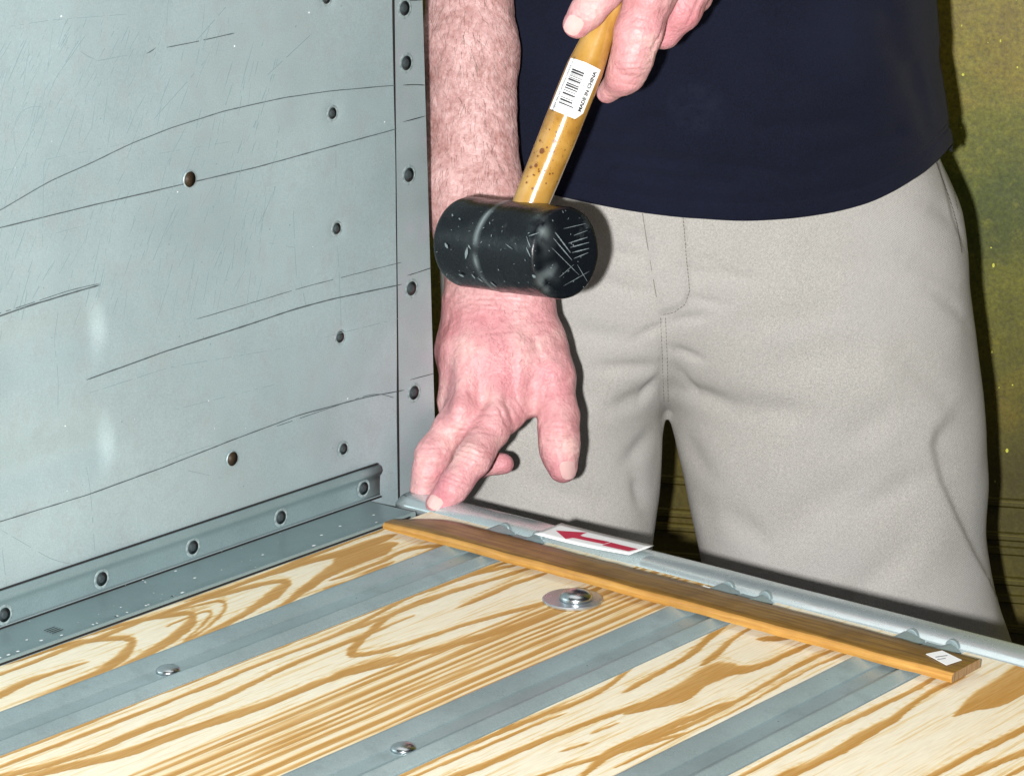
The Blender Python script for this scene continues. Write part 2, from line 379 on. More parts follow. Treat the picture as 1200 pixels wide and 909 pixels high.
for L_ in ([(393, 176), (393, 226)], [(395, 287), (399, 382)], [(343, 240), (347, 326)], [(70, 360), (68, 480)], [(104, 545), (113, 665)], [(2, 640), (8, 690)], [(360, 370), (352, 330)], [(198, -5), (194, 48)], [(52, 190), (50, 290)], [(150, 330), (145, 375)], [(240, 5), (236, 40)], [(5, 380), (0, 440)]): S(L_, .0006, 2, br=.2)
for L_ in ([(60, 275), (108, 262)], [(0, 202), (60, 186), (150, 168)], [(185, 180), (270, 166)], [(0, 620), (60, 655), (130, 672)], [(100, 462), (200, 430), (330, 408)], [(210, 549), (260, 560)], [(0, 33), (60, 24), (150, 17)], [(380, 395), (470, 372)], [(205, 480), (330, 448)], [(300, 282), (350, 291)], [(420, 560), (470, 552)]): S(L_, .0005, 2, br=.3)
for i in range(330):                                                    # slanting hatch scuffs in the upper left
    cx_, cy_ = (RNG.uniform(-10, 170), RNG.uniform(15, 110)) if i < 62 else (RNG.uniform(0, 330), RNG.uniform(20, 340))
    ln = RNG.uniform(8, 34) if i < 62 else RNG.uniform(12, 55); sl = RNG.uniform(.42, .6) if i < 90 else RNG.uniform(.1, .4)
    S([(cx_, cy_), (cx_ - ln * sl, cy_ + ln)], RNG.uniform(.0004, .0010), 2, br=.3)
for (a, b) in (((32, 45), (8, 100)), ((96, 42), (62, 98)), ((102, 40), (70, 85)), ((138, 30), (116, 70)), ((55, 124), (38, 162)), ((207, 238), (171, 325)), ((240, 72), (180, 140)), ((160, 130), (148, 158)), ((200, 90), (184, 130)), ((90, 125), (66, 185)), ((268, 4), (230, 48)), ((365, 40), (300, 100)), ((210, 245), (185, 290))):
    S([a, b], .0010, 2, br=.15)
for i in range(60):
    cy, cz = wpt(RNG.uniform(0, 460), RNG.uniform(0, 600)); s = RNG.uniform(.0003, .0009)
    mb.add([(XW + xoff(cy, cz) + .0004, cy + s * cos(t), cz + s * sin(t)) for t in np.linspace(0, 2 * pi, 6)[:-1]], [list(range(5))], 2 if i % 4 else 3)
V, Fc, mi = mb.out()
panel = obj('side_panel', V, Fc, [M_wall, M_line, M_line2, M_white], bed, mi=mi, label='scratched pale grey side panel with two pressed recesses')

def rivet_on(px, py, X, r, parent, name='rivet', halo=True, lift=.0, hole=False):
    c = onX(px, py, X); c[0] += lift; mb = MB()
    if halo:
        V, Fc = lathe([(r * 1.5, .0000), (r * 1.38, .0003), (r * 1.22, .0003), (r * 1.0, .0000)], c, (1, 0, 0), 28, cap=False); mb.add(V, Fc, 0)
    if hole:
        V, Fc = lathe([(r * 1.0, .0006), (r * .98, .0004)], c, (1, 0, 0), 28); mb.add(V, Fc, 2)
        V, Fc = lathe([(r * 1.14, .0002), (r * 1.10, .0011), (r * .99, .0009)], c, (1, 0, 0), 28, cap=False); mb.add(V, Fc, 0)
    else:
        V, Fc = lathe([(r * 1.05, .0002), (r * .8, -.0001), (r * .62, -.0001), (r * .52, .0005), (r * .2, .0007)], c, (1, 0, 0), 28); mb.add(V, Fc, 1)
    V, Fc, mi = mb.out(); return obj(name, V, Fc, [M_halo, M_rivet, M_holebr], parent, mi=mi, pivot=c)
for i, d_ in enumerate(dimp): rivet_on(*d_, XW, .0042, panel, lift=.0012 - .0028 + .0012)
rivet_on(221, 210, XW, .0058, panel, 'hole', halo=False, hole=True, lift=.0008)
rivet_on(271, 537, XW, .0055, panel, 'hole', halo=False, hole=True, lift=.0008)

# ---- corner flange beyond the seam
yf = onX(500, 0, XW)[1]; yf2 = onX(512, 480, XW)[1]
mb = MB(); V, Fc = box((XW - .0035, (YE + .0022 + yf) / 2, 1.06), (.005, yf - YE - .0022, .60), .0012); V[:, 1] += (V[:, 1] > (YE + yf) / 2) * np.interp(V[:, 2], [.78, .855, 1.175, 1.36], [(yf2 - yf) * 1.2, yf2 - yf, 0, yf - yf2]); mb.add(V, Fc, 0)
V, Fc = box((XW - .0075, YE + .004, 1.06), (.003, .03, .6)); mb.add(V, Fc, 1)
V, Fc = box((XW - .0012, YE + .0012, 1.06), (.0024, .0016, .6)); mb.add(V, Fc, 1)
def flat_ribbon(pts_, w, m): ribbon(pts_, w, m, X=XW - .001, relief=False, lift=.0003)
flat_ribbon([(472, 100), (485, 99), (499, 100)], .0010, 1); flat_ribbon([(472, 143), (499, 136)], .0010, 1)
flat_ribbon([(477, 323), (508, 313)], .0008, 1); flat_ribbon([(480, 445), (510, 437)], .0008, 1); flat_ribbon([(468, 2), (498, 0)], .0008, 1)
V, Fc, mi = mb.out(); fl = obj('corner_flange', V, Fc, [M_flange, M_dark], bed, mi=mi, sharp=38)
for q in ((474, 10), (476, 74), (479, 205), (482, 338), (485, 460)): rivet_on(*q, XW - .001, .0054, fl, lift=.0002)

# ---- angle that joins side panel and floor: rolled bead on top, flat, then the floor flange
zt = .8079 - ZF
prof = [(0.0004, zt + .0008), (.0030, zt + .0008), (.0052, zt - .0006), (.0062, zt - .0035), (.0050, zt - .0065), (.0034, zt - .0085), (.0030, zt - .0115), (.0026, .0050), (.0030, .0035), (.0004, .0032)]
def ang(y): return lambda a, b: (XW + a, y, ZF + b)
yend = onX(446, 548, XW + .004)[1]
V, Fc = extrude(prof, ang(.1), ang(yend), 60); V[:, 0] += .0004 * vnoise(V, 25) * (V[:, 0] > XW + .002)
angle = obj('wall_angle', V, Fc, M_angle, bed, label='darker steel angle with rolled top bead riveted along the foot of the side panel')
for q in ((5, 720), (119, 678), (226, 641), (329, 606), (426, 572)): rivet_on(*q, XW + .0032, .0050, angle, lift=.0002)
xw = -1.4315
prof = [(.0016, .0010), (.0030, .0022), (.020, .0022), (.040, .0026), (.0505, .0030), (.0528, .0036), (.0533, .0024), (.0533, -.006), (.0016, -.006)]
V, Fc = extrude(prof, ang(.1), ang(1.606), 80); mb = MB(); mb.add(V, Fc, 0)
for i in range(46):                                                       # paint chips along the seam
    yy = RNG.uniform(1.12, 1.58); xx = RNG.choice([XW + .006, XW + .035, XW + .047]) + RNG.normal() * .004; s = .0003 + .0011 * RNG.rand() ** 3
    if xx > XW + .0515: continue
    mb.add([(xx + s * cos(t), yy + s * 1.4 * sin(t), ZF + .0033 + .0002 * (xx > XW + .044)) for t in np.linspace(0, 2 * pi, 6)[:-1]], [list(range(5))], 1)
q = onZ(62, 738, ZF + .0028)
for k in range(4): mb.add([(q[0] - .004 + .0028 * k, q[1] - .005, ZF + .0032), (q[0] - .0028 + .0028 * k, q[1] - .005, ZF + .0032), (q[0] - .0028 + .0028 * k, q[1] + .005, ZF + .0032), (q[0] - .004 + .0028 * k, q[1] + .005, ZF + .0032)], [[0, 1, 2, 3]], 2)
for i in range(14):
    a = onZ(*[(30, 770), (120, 732), (170, 715), (200, 700)][i % 4], ZF + .0036); yy = a[1] + RNG.uniform(-.02, .02); s = RNG.uniform(.001, .003)
    mb.add([(xw - .0030, yy, ZF + .0041), (xw - .0012, yy, ZF + .0041), (xw - .0012, yy + s, ZF + .0041), (xw - .0030, yy + s, ZF + .0041)], [[0, 1, 2, 3]], 1)
V, Fc, mi = mb.out(); obj('floor_flange', V, Fc, [M_angle, M_white, M_dark], bed, mi=mi, sharp=38)

V, Fc = box((XW + .0012, (.1 + yend) / 2, ZF + zt + .0013), (.0022, yend - .1, .0006)); mb = MB(); mb.add(V, Fc)  # dark strips painting in the shade of the open gaps along the seams
V, Fc = box((XW + .0042, (.1 + 1.62) / 2, ZF + .0024), (.0016, 1.52, .0010)); mb.add(V, Fc)
V, Fc = box((xw + .0003, .855, ZF + .0006), (.0011, 1.49, .0016)); mb.add(V, Fc)
V, Fc, _ = mb.out(); sm_ = obj('seam_gap_shade', V, Fc, M_dark, angle, smooth=False)
# ---- pine boards: growth rings traced on each board (px crop coordinates -> board surface)
def tr(ox, oy, s, *lines): return [[(ox + x / s, oy + y / s, w / s) for x, y, w in L] for L in lines]
A7 = lambda *L: tr(0, 560, 2.604, *L)
A8 = lambda *L: tr(400, 560, 2.604, *L)
A6 = lambda *L: tr(700, 500, 2.222, *L)
A4 = lambda *L: tr(740, 700, 3.75, *L)
A3 = lambda *L: tr(150, 640, 3.38, *L)
G1 = A7([(0, 600, 5), (200, 522, 5), (440, 432, 5), (700, 338, 5), (900, 258, 5), (1100, 178, 6)],
        [(60, 552, 4), (200, 507, 7), (330, 488, 8), (385, 486, 10), (408, 500, 12), (385, 535, 18), (330, 578, 12), (230, 625, 8), (100, 682, 6), (0, 722, 6)],
        [(0, 662, 12), (80, 622, 10), (220, 576, 5)],
        [(150, 515, 3), (330, 455, 5), (480, 422, 7), (575, 410, 7), (600, 420, 9), (575, 455, 20), (490, 515, 11), (330, 600, 7), (180, 668, 6), (0, 738, 5)],
        [(500, 412, 2), (640, 378, 3), (688, 372, 4), (690, 408, 4), (600, 480, 3), (500, 535, 3)], [(540, 440, 2), (640, 398, 3), (650, 420, 3), (560, 500, 3)],
        [(560, 388, 3), (700, 348, 6), (830, 316, 7), (875, 312, 8), (888, 322, 9), (845, 352, 22), (770, 402, 9), (660, 460, 7), (520, 530, 6), (400, 588, 4), (200, 668, 4)],
        [(640, 352, 3), (850, 285, 6), (950, 252, 9), (1050, 226, 10), (1172, 185, 12)], [(1172, 222, 18), (1100, 240, 24), (1030, 270, 20), (945, 328, 13), (860, 393, 7), (760, 440, 5), (640, 492, 4)],
        [(1172, 268, 6), (1080, 312, 5), (980, 345, 5), (880, 398, 5), (700, 478, 4), (400, 610, 3)]) \
   + A8([(0, 252, 26), (70, 228, 22), (150, 205, 10)], [(0, 300, 5), (100, 265, 5), (200, 218, 5), (300, 203, 5)], [(0, 322, 4), (150, 282, 4), (280, 218, 4)], [(0, 192, 9), (100, 163, 8)])
G2 = A7([(0, 850, 5), (330, 722, 5), (620, 604, 5), (900, 495, 5), (1172, 388, 4)], [(0, 880, 5), (200, 805, 6), (500, 690, 6), (700, 605, 6), (900, 525, 5), (1172, 425, 6)],
        [(-60, 925, 8), (230, 855, 10), (400, 782, 13), (560, 722, 12), (760, 632, 9), (900, 562, 6), (1172, 455, 5)]) \
   + A8([(0, 435, 4), (150, 372, 4), (330, 310, 4), (480, 264, 4)], [(0, 470, 5), (80, 430, 6), (200, 362, 7), (380, 300, 6), (520, 266, 4)],
        [(560, 277, 5), (450, 312, 5), (330, 350, 6), (220, 385, 7), (130, 430, 9), (75, 480, 12), (30, 522, 12), (20, 540, 8), (70, 538, 6), (150, 522, 7), (300, 472, 6), (450, 425, 6), (620, 380, 6), (700, 350, 5)],
        [(370, 388, 4), (430, 362, 7), (500, 330, 7), (600, 296, 6)], [(0, 598, 13), (140, 562, 12), (400, 492, 10), (610, 425, 8), (760, 350, 5)]) \
   + A3([(-380, 905, 15), (-182, 860, 17), (0, 820, 17), (250, 722, 15), (480, 652, 15), (700, 562, 15), (870, 502, 12), (1014, 452, 14)])
G3 = A4([(0, 305, 5), (150, 232, 6), (270, 172, 4)], [(0, 395, 11), (120, 332, 10), (230, 272, 10), (330, 195, 14), (410, 115, 18)],
        [(320, 285, 10), (385, 240, 14), (455, 175, 8), (530, 130, 4)], [(0, 500, 14), (100, 465, 28), (230, 420, 46), (330, 350, 46), (420, 315, 36), (500, 322, 15), (600, 292, 12), (700, 242, 12), (800, 200, 6)],
        [(570, 182, 10), (640, 178, 14), (700, 178, 5)], [(0, 650, 13), (130, 602, 13), (300, 542, 9), (470, 452, 8), (600, 372, 8), (740, 292, 9), (900, 225, 6)],
        [(0, 712, 5), (200, 612, 5), (450, 502, 4), (650, 382, 5), (800, 302, 5), (950, 238, 5)]) \
   + A8([(180, 908, 6), (400, 805, 7), (560, 745, 6), (700, 690, 7), (800, 650, 8), (886, 570, 8)], [(280, 862, 3), (450, 790, 4), (560, 722, 4), (680, 640, 4), (900, 560, 5)],
        [(330, 915, 10), (420, 885, 12), (560, 822, 9), (700, 762, 7), (886, 700, 10)], [(740, 905, 10), (800, 850, 14), (900, 800, 10), (1050, 735, 9), (1172, 690, 8)], [(780, 772, 4), (832, 752, 3)], [(200, 918, 4), (500, 790, 4), (640, 735, 3)],
        [(690, 828, 4), (740, 812, 3)], [(560, 925, 5), (700, 875, 6), (850, 835, 5), (1000, 790, 5)])
G4 = A6([(290, 910, 5), (450, 820, 6), (600, 732, 6), (740, 662, 5), (840, 632, 5)], [(370, 910, 5), (520, 832, 5), (700, 742, 6), (830, 682, 5), (880, 650, 5)],
        [(490, 910, 14), (600, 862, 11), (700, 802, 16), (800, 742, 9), (860, 692, 6), (930, 660, 6)], [(948, 742, 10), (1000, 712, 30), (1060, 688, 40), (1180, 620, 46)],
        [(860, 912, 9), (960, 862, 8), (1060, 812, 9), (1180, 752, 12)], [(950, 912, 9), (1050, 872, 9), (1180, 815, 9)], [(1060, 912, 5), (1180, 850, 7)])
def late_field(V, G):
    px, py, d = proj(V)
    px = px + 1.6 * vnoise(V, 45, 11) + .8 * vnoise(V, 180, 12); py = py + .75 * vnoise(V * [1, .35, 1], 70, 13) + .5 * vnoise(V * [1, .2, 1], 300, 14)
    f = np.zeros(len(V)); wn = vnoise(V * [1, .35, 1], 90, 17) + .5 * vnoise(V * [1, .2, 1], 320, 18)
    for L in G:
        L = np.array(L, float)
        e0 = L[0] + (L[0] - L[1]) * .35; e0[2] = .2; e1 = L[-1] + (L[-1] - L[-2]) * .35; e1[2] = .2; L = np.vstack([e0, L, e1])
        for _ in range(2):                                              # Chaikin smoothing
            q_ = L[:-1] * .75 + L[1:] * .25; r__ = L[:-1] * .25 + L[1:] * .75; M_ = np.empty((2 * len(q_), 3)); M_[0::2] = q_; M_[1::2] = r__; L = np.vstack([L[:1], M_, L[-1:]])
        for a, b in zip(L[:-1], L[1:]):
            dx, dy = b[0] - a[0], b[1] - a[1]; t = np.clip(((px - a[0]) * dx + (py - a[1]) * dy) / (dx * dx + dy * dy), 0, 1)
            w = a[2] + (b[2] - a[2]) * t; sd = (py - a[1] - t * dy); dd = np.hypot(px - a[0] - t * dx, sd)
            e = np.where(sd < 0, 1.1 + .45 * w, .55)                      # one soft edge, one crisp edge
            w = w * (1 + .2 * wn)
            f = np.maximum(f, (.86 + .14 * sst(-1, 1, sd / (w + .3))) * (1 - sst(0, 1, (dd - w * .72) / e)))
            if a[2] > .9: f = np.maximum(f, .30 * np.exp(-((np.abs(sd + w + 3.2 + wn * 1.5) + (dd - np.abs(sd))) / 1.3) ** 2))
    return f
boards = [(xw, -1.3600, G1), (-1.3130, -1.1500, G2), (-1.1030, -.9950, G3), (-.9480, -.8000, G4), (-.753, -.60, []), (-.553, -.40, [])]
for bi, (xa, xb, G) in enumerate(boards):
    xa += .0020; xb -= .0006; fine = bi < 4
    xs = np.linspace(xa, xb, int((xb - xa) / (.0011 if fine else .004)) + 2)
    ya = .96 if bi != 1 else .96
    yl = np.concatenate([np.linspace(.12, ya, 50)[:-1], np.arange(ya, 1.621, .0022), [1.6212]]) if fine else np.linspace(.12, 1.6212, 300)
    X_, Y_ = np.meshgrid(xs, yl, indexing='ij'); V = np.stack([X_, Y_, np.full_like(X_, ZF)], -1).reshape(-1, 3)
    nu, nv = len(xs), len(yl)
    f = late_field(V, G) if G else np.zeros(len(V))
    # plain ring figure: constant-X lines, everywhere outside the photographed part, tight rings of board 2
    wv = V[:, 0] + .0016 * vnoise(V * [1, 1, 1], 5, 21) + .0006 * vnoise(V, 22, 22)
    if bi == 1:
        lo = onZ(400, 803, ZF)[0]; ph = (wv - lo) / .0078; ph = ph + .33 * np.sin(ph * 1.3)
        fr = ph - np.floor(ph); tight = sst(.12, .5, fr) * (1 - sst(.80, .90, fr)); k = sst(lo, lo + .004, wv)
        amp = .9 + .25 * vnoise(V * [1, .1, 1], 130, 23)
        f = np.maximum(f * 1.0, tight * amp * k)
        f = np.maximum(f, .22 * k)
    if bi >= 4:
        ph = (wv + .01 * vnoise(V * [1, .3, 1], 4, 30 + bi)) / .017; fr = ph - np.floor(ph); f = sst(.3, .8, fr) * (1 - sst(.85, .95, fr)) * .8
    V[:, 2] += -.00025 * f
    Fc = [q[::-1] if False else q for q in grid_faces(nu, nv)]
    lowr = [(xa, .12), (xb, .12), (xb, 1.6212), (xa, 1.6212)]
    n0 = len(V); V2 = np.array([(a, b, ZF - .0002) for a, b in lowr] + [(a, b, ZF - .019) for a, b in lowr])
    Fc = Fc + [[n0 + i, n0 + 4 + i, n0 + 4 + (i + 1) % 4, n0 + (i + 1) % 4] for i in range(4)] + [[n0 + 7, n0 + 6, n0 + 5, n0 + 4]]
    o = obj('floor_board', np.vstack([V, V2]), Fc, M_pine, bed, pivot=((xa + xb) / 2, 1.62, ZF))
    attr(o, 'late', np.r_[f, np.zeros(8)])

# ---- bed strips with bolts
sp = [(-.5, -3), (-.3, .8), (1.0, 3.2), (2.4, 4.6), (4.5, 5.0), (7, 4.6), (18.6, 1.9), (19.0, 1.7), (19.05, -1.6), (20.75, -1.6), (20.8, 1.1), (27, .9), (32, 1.0), (35, 2.2), (37.5, 3.7), (39, 4.0), (40.5, 3.6), (46.8, .7), (47.5, -.3), (47.5, -3)]
strips = [(-1.3605, 1.248), (-1.1505, 1.248), (-.9955, 1.02), (-.8005, 1.02), (-.6005, 1.02)]
def dome(c, r, hgt, n=28):
    pr = [(r, 0), (r * .98, hgt * .18)] + [(r * cos(t), hgt * (.2 + .8 * sin(t))) for t in np.linspace(.12, 1.5, 9)]
    return lathe(pr, c, (0, 0, 1), n)
for i, (xs_, by) in enumerate(strips):
    f_ = lambda yy: (lambda a, b: (xs_ + a / 1000, yy, ZF + b / 1000))
    V, Fc = extrude(sp, f_(.12), f_(1.6190), 40); V[:, 2] += .00022 * vnoise(V, 30, 40 + i)
    mb = MB(); mb.add(V, Fc)
    for cx_ in (6.0, 38.5):                                               # rolled ends of the two ridges
        V, Fc = lathe([(.0052, -.0034), (.0052, -.0008), (.0046, 0.0)], (xs_ + cx_ / 1000, 1.6215, ZF + .0006), (0, -1, 0), 24)
        V = V[:, :]; mb.add(V, Fc)
    V, Fc, _ = mb.out(); s_ = obj('bed_strip', V, Fc, M_strip, bed, pivot=(xs_, 1.62, ZF), sharp=16)
    c = (xs_ + .0265, by, ZF + .0009)
    V, Fc = dome(c, .0082, .0042); obj('bolt', V, Fc, M_chrome, s_, pivot=c)
# washer and carriage bolt in the second board
wc = onZ(671, 702.5, ZF + .001)
V, Fc = lathe([(.0215, -.0005), (.0218, .0008), (.0210, .0014), (.0125, .0012)], wc, (0, 0, 1), 48); wsh = obj('washer', V, Fc, M_washer, bed, pivot=wc, sharp=38)
c = onZ(675, 702, ZF + .002); V, Fc = dome(c, .0122, .0075, 40); obj('bolt', V, Fc, M_chrome, wsh, pivot=c)

# ---- rear sill
pr = [(1.6222, -.006), (1.6222, -.0010), (1.6240, .0004), (1.6265, .0022), (1.6295, .0036), (1.634, .0044), (1.640, .0046), (1.6455, .0044), (1.649, .0034), (1.6505, .0015), (1.651, -.001), (1.651, -.10), (1.647, -.10), (1.647, -.006)]
V, Fc = extrude(pr, lambda a, b: (-1.4665, a, ZF + b), lambda a, b: (-.30, a, ZF + b), 120)
V[:, 2] += .0003 * vnoise(V, 18, 51)
obj('rear_sill', V, Fc, M_sill, bed, label='bright rounded steel sill across the open end of the bed')
# underframe (keeps the bed up)
mb = MB()
for yy in (.35, 1.0, 1.6): V, Fc = box((-.9, yy, ZF - .055), (1.16, .05, .07), .004); mb.add(V, Fc)
for xx in (-1.3, -.5): V, Fc = box((xx, .9, ZF - .14), (.07, 1.5, .10), .006); mb.add(V, Fc)
for xx in (-1.3, -.5):
    for yy in (.3, 1.45): V, Fc = box((xx, yy, (ZF - .19) / 2), (.08, .08, ZF - .19), .004); mb.add(V, Fc)
V, Fc, _ = mb.out(); obj('underframe', V, Fc, M_rivet, bed, smooth=False)

# ================================================================== STICK
def stick():
    zb = ZF + .0046; zt_ = zb + .0064
    a = onZ(441, 622, zb); b_ = onZ(1122, 796, zb); c = onZ(1155, 774, zt_ - .002); d = onZ(489, 600, zt_)
    xl, xr = a[0], b_[0]; ya = (a[1] + b_[1]) / 2; yb_ = (c[1] + d[1]) / 2
    base = ((xl + xr) / 2, (ya + yb_) / 2, zb)
    st = thing('wooden_stick', 'long brown varnished wooden stick lying across the floor strips beside the sill', 'stick', base)
    ny = 7; nx = 150; V = []; xs = np.linspace(xl, xr, nx)
    w = yb_ - ya; hh = zt_ - zb
    # cross-section ring: bottom front, front mid, rounded top front, top..., top back, back bottom
    ring = [(0, 0), (-.0004, hh * .5), (.0006, hh * .82), (.0022, hh * .98), (w * .3, hh), (w * .7, hh * 1.0), (w - .0015, hh * .98), (w, hh * .85), (w, hh * .4), (w, 0)]
    m = len(ring)
    for x in xs:
        t = (x - xl) / .05; k = np.clip(t, 0, 1); k = 1 - (1 - k) ** 2
        for (yy, z_) in ring:
            yo = ya + yy; 
            if yy > w * .5: yo = ya + w * (.35 + .65 * k) - (w - yy)      # rounded tip on the left end
            zo = zb + z_ * (.72 + .28 * min(1, t * 1.3 + .1))
            V.append((x, yo + .0004 * sin(x * 60), zo))
    V = np.array(V); V += .00025 * np.stack([vnoise(V, 120, 60), vnoise(V, 90, 61), vnoise(V, 90, 62)], -1)
    Fc = []; mi = []
    for k in range(nx - 1):
        for i in range(m):
            j = (i + 1) % m; Fc.append([k * m + i, k * m + j, (k + 1) * m + j, (k + 1) * m + i][::-1]); mi.append(1 if i in (0, 1, 2, 8, 9) else 0)
    Fc.append(list(range(m))); mi.append(1); Fc.append([(nx - 1) * m + i for i in range(m)][::-1]); mi.append(2)
    obj('stick_body', V, Fc, [M_stick, M_stickedge, M_endgrain], st, mi=mi, sharp=38)
    # white paper sticker near the right end
    q = [onZ(x, y, zt_ + .0004) for x, y in ((1085, 766), (1104, 762), (1127, 773), (1109, 779))]
    V = np.array(q + [p_ - [0, 0, .0003] for p_ in q]); V[:, 2] += .0002
    mb = MB(); mb.add(V, [[0, 1, 2, 3], [7, 6, 5, 4]] + [[i, i + 4, (i + 1) % 4 + 4, (i + 1) % 4] for i in range(4)], 0)
    l = [onZ(x, y, zt_ + .0009) for x, y in ((1096, 769), (1110, 767), (1110.5, 767.8), (1096.5, 769.8))]; mb.add(l, [[0, 1, 2, 3]], 1)
    l = [onZ(x, y, zt_ + .0009) for x, y in ((1098, 772), (1108, 770.3), (1108.4, 771), (1098.4, 772.7))]; mb.add(l, [[0, 1, 2, 3]], 1)
    V, Fc, mi = mb.out(); obj('paper_sticker', V, Fc, [M_paper, M_grayink], st, mi=mi, smooth=False)
    q = onZ(828, 688, zt_ + .0003); mb = MB(); mb.add([(q[0] - .003, q[1] - .001, q[2] + .0005), (q[0] + .003, q[1] - .001, q[2] + .0005), (q[0] + .003, q[1] + .001, q[2] + .0005), (q[0] - .003, q[1] + .001, q[2] + .0005)], [[0, 1, 2, 3]])
    V, Fc, _ = mb.out(); obj('paint_spot', V, Fc, M_paper, st, smooth=False)
stick()

# ================================================================== ARROW CARD
def card():
    zc = ZF + .0072
    c4 = [onZ(x, y, zc) for x, y in ((626, 625), (658, 612.5), (766, 640.5), (737, 651))]   # near-left, far-left, far-right, near-right
    base = (c4[0] + c4[2]) / 2; base[2] = ZF + .01
    def uv(u, v, dz=0):
        p_ = (c4[0] * (1 - u) + c4[3] * u) * (1 - v) + (c4[1] * (1 - u) + c4[2] * u) * v
        return p_ + [0, 0, -.0008 * sin(u * pi) * (1 - v) + .0012 * u * u + dz]
    cd_ = thing('arrow_card', 'small white card with a red arrow pointing left, lying on the steel sill', 'card', base)
    nu, nv = 24, 6; mb = MB()
    V = [uv(i / (nu - 1), j / (nv - 1)) for i in range(nu) for j in range(nv)]; V2 = [p_ - [0, 0, .0005] for p_ in V]
    mb.add(V, [f[::-1] for f in grid_faces(nu, nv)]); mb.add(V2, grid_faces(nu, nv))
    rim = [i * nv for i in range(nu)] + [(nu - 1) * nv + j for j in range(1, nv)] + [i * nv + nv - 1 for i in range(nu - 2, -1, -1)] + [j for j in range(nv - 2, 0, -1)]
    N = nu * nv; mb.F += [[rim[k], rim[(k + 1) % len(rim)], rim[(k + 1) % len(rim)] + N, rim[k] + N] for k in range(len(rim))]; mb.M += [0] * len(rim)
    V, Fc, _ = mb.out(); obj('paper', V, Fc, M_paper, cd_)
    # arrow drawn from pixel outline, mapped back to card (u,v)
    def touv(x, y):
        q = onZ(x, y, zc); e1 = c4[3] - c4[0]; e2 = c4[1] - c4[0]; A = np.array([[e1[0], e2[0]], [e1[1], e2[1]]]); return np.linalg.solve(A, (q - c4[0])[:2])
    def poly(top, bot, n=14):
        T = np.array([touv(*p_) for p_ in top]); B = np.array([touv(*p_) for p_ in bot]); V = []
        s = np.linspace(0, 1, n)
        it = lambda A, t: np.array([np.interp(t, np.linspace(0, 1, len(A)), A[:, k]) for k in (0, 1)])
        for t in s:
            for w in (it(T, t), it(B, t)): V.append(uv(w[0], w[1], .0004))
        return V, [[2 * i, 2 * i + 2, 2 * i + 3, 2 * i + 1] for i in range(n - 1)]
    mb = MB()
    mb.add(*poly([(651.5, 621.5), (689, 623.5)], [(651.5, 621.5), (663, 631)], 8)); mb.add(*poly([(686, 624), (680, 627.3), (716, 634.6)], [(663, 631), (672, 629.5), (708, 637.2)], 12))
    mb.add(*poly([(717, 635.2), (749, 644)], [(706, 638.5), (737, 647)], 8))
    V, Fc, _ = mb.out(); obj('red_arrow', V, Fc, M_red, cd_, smooth=False)
card()

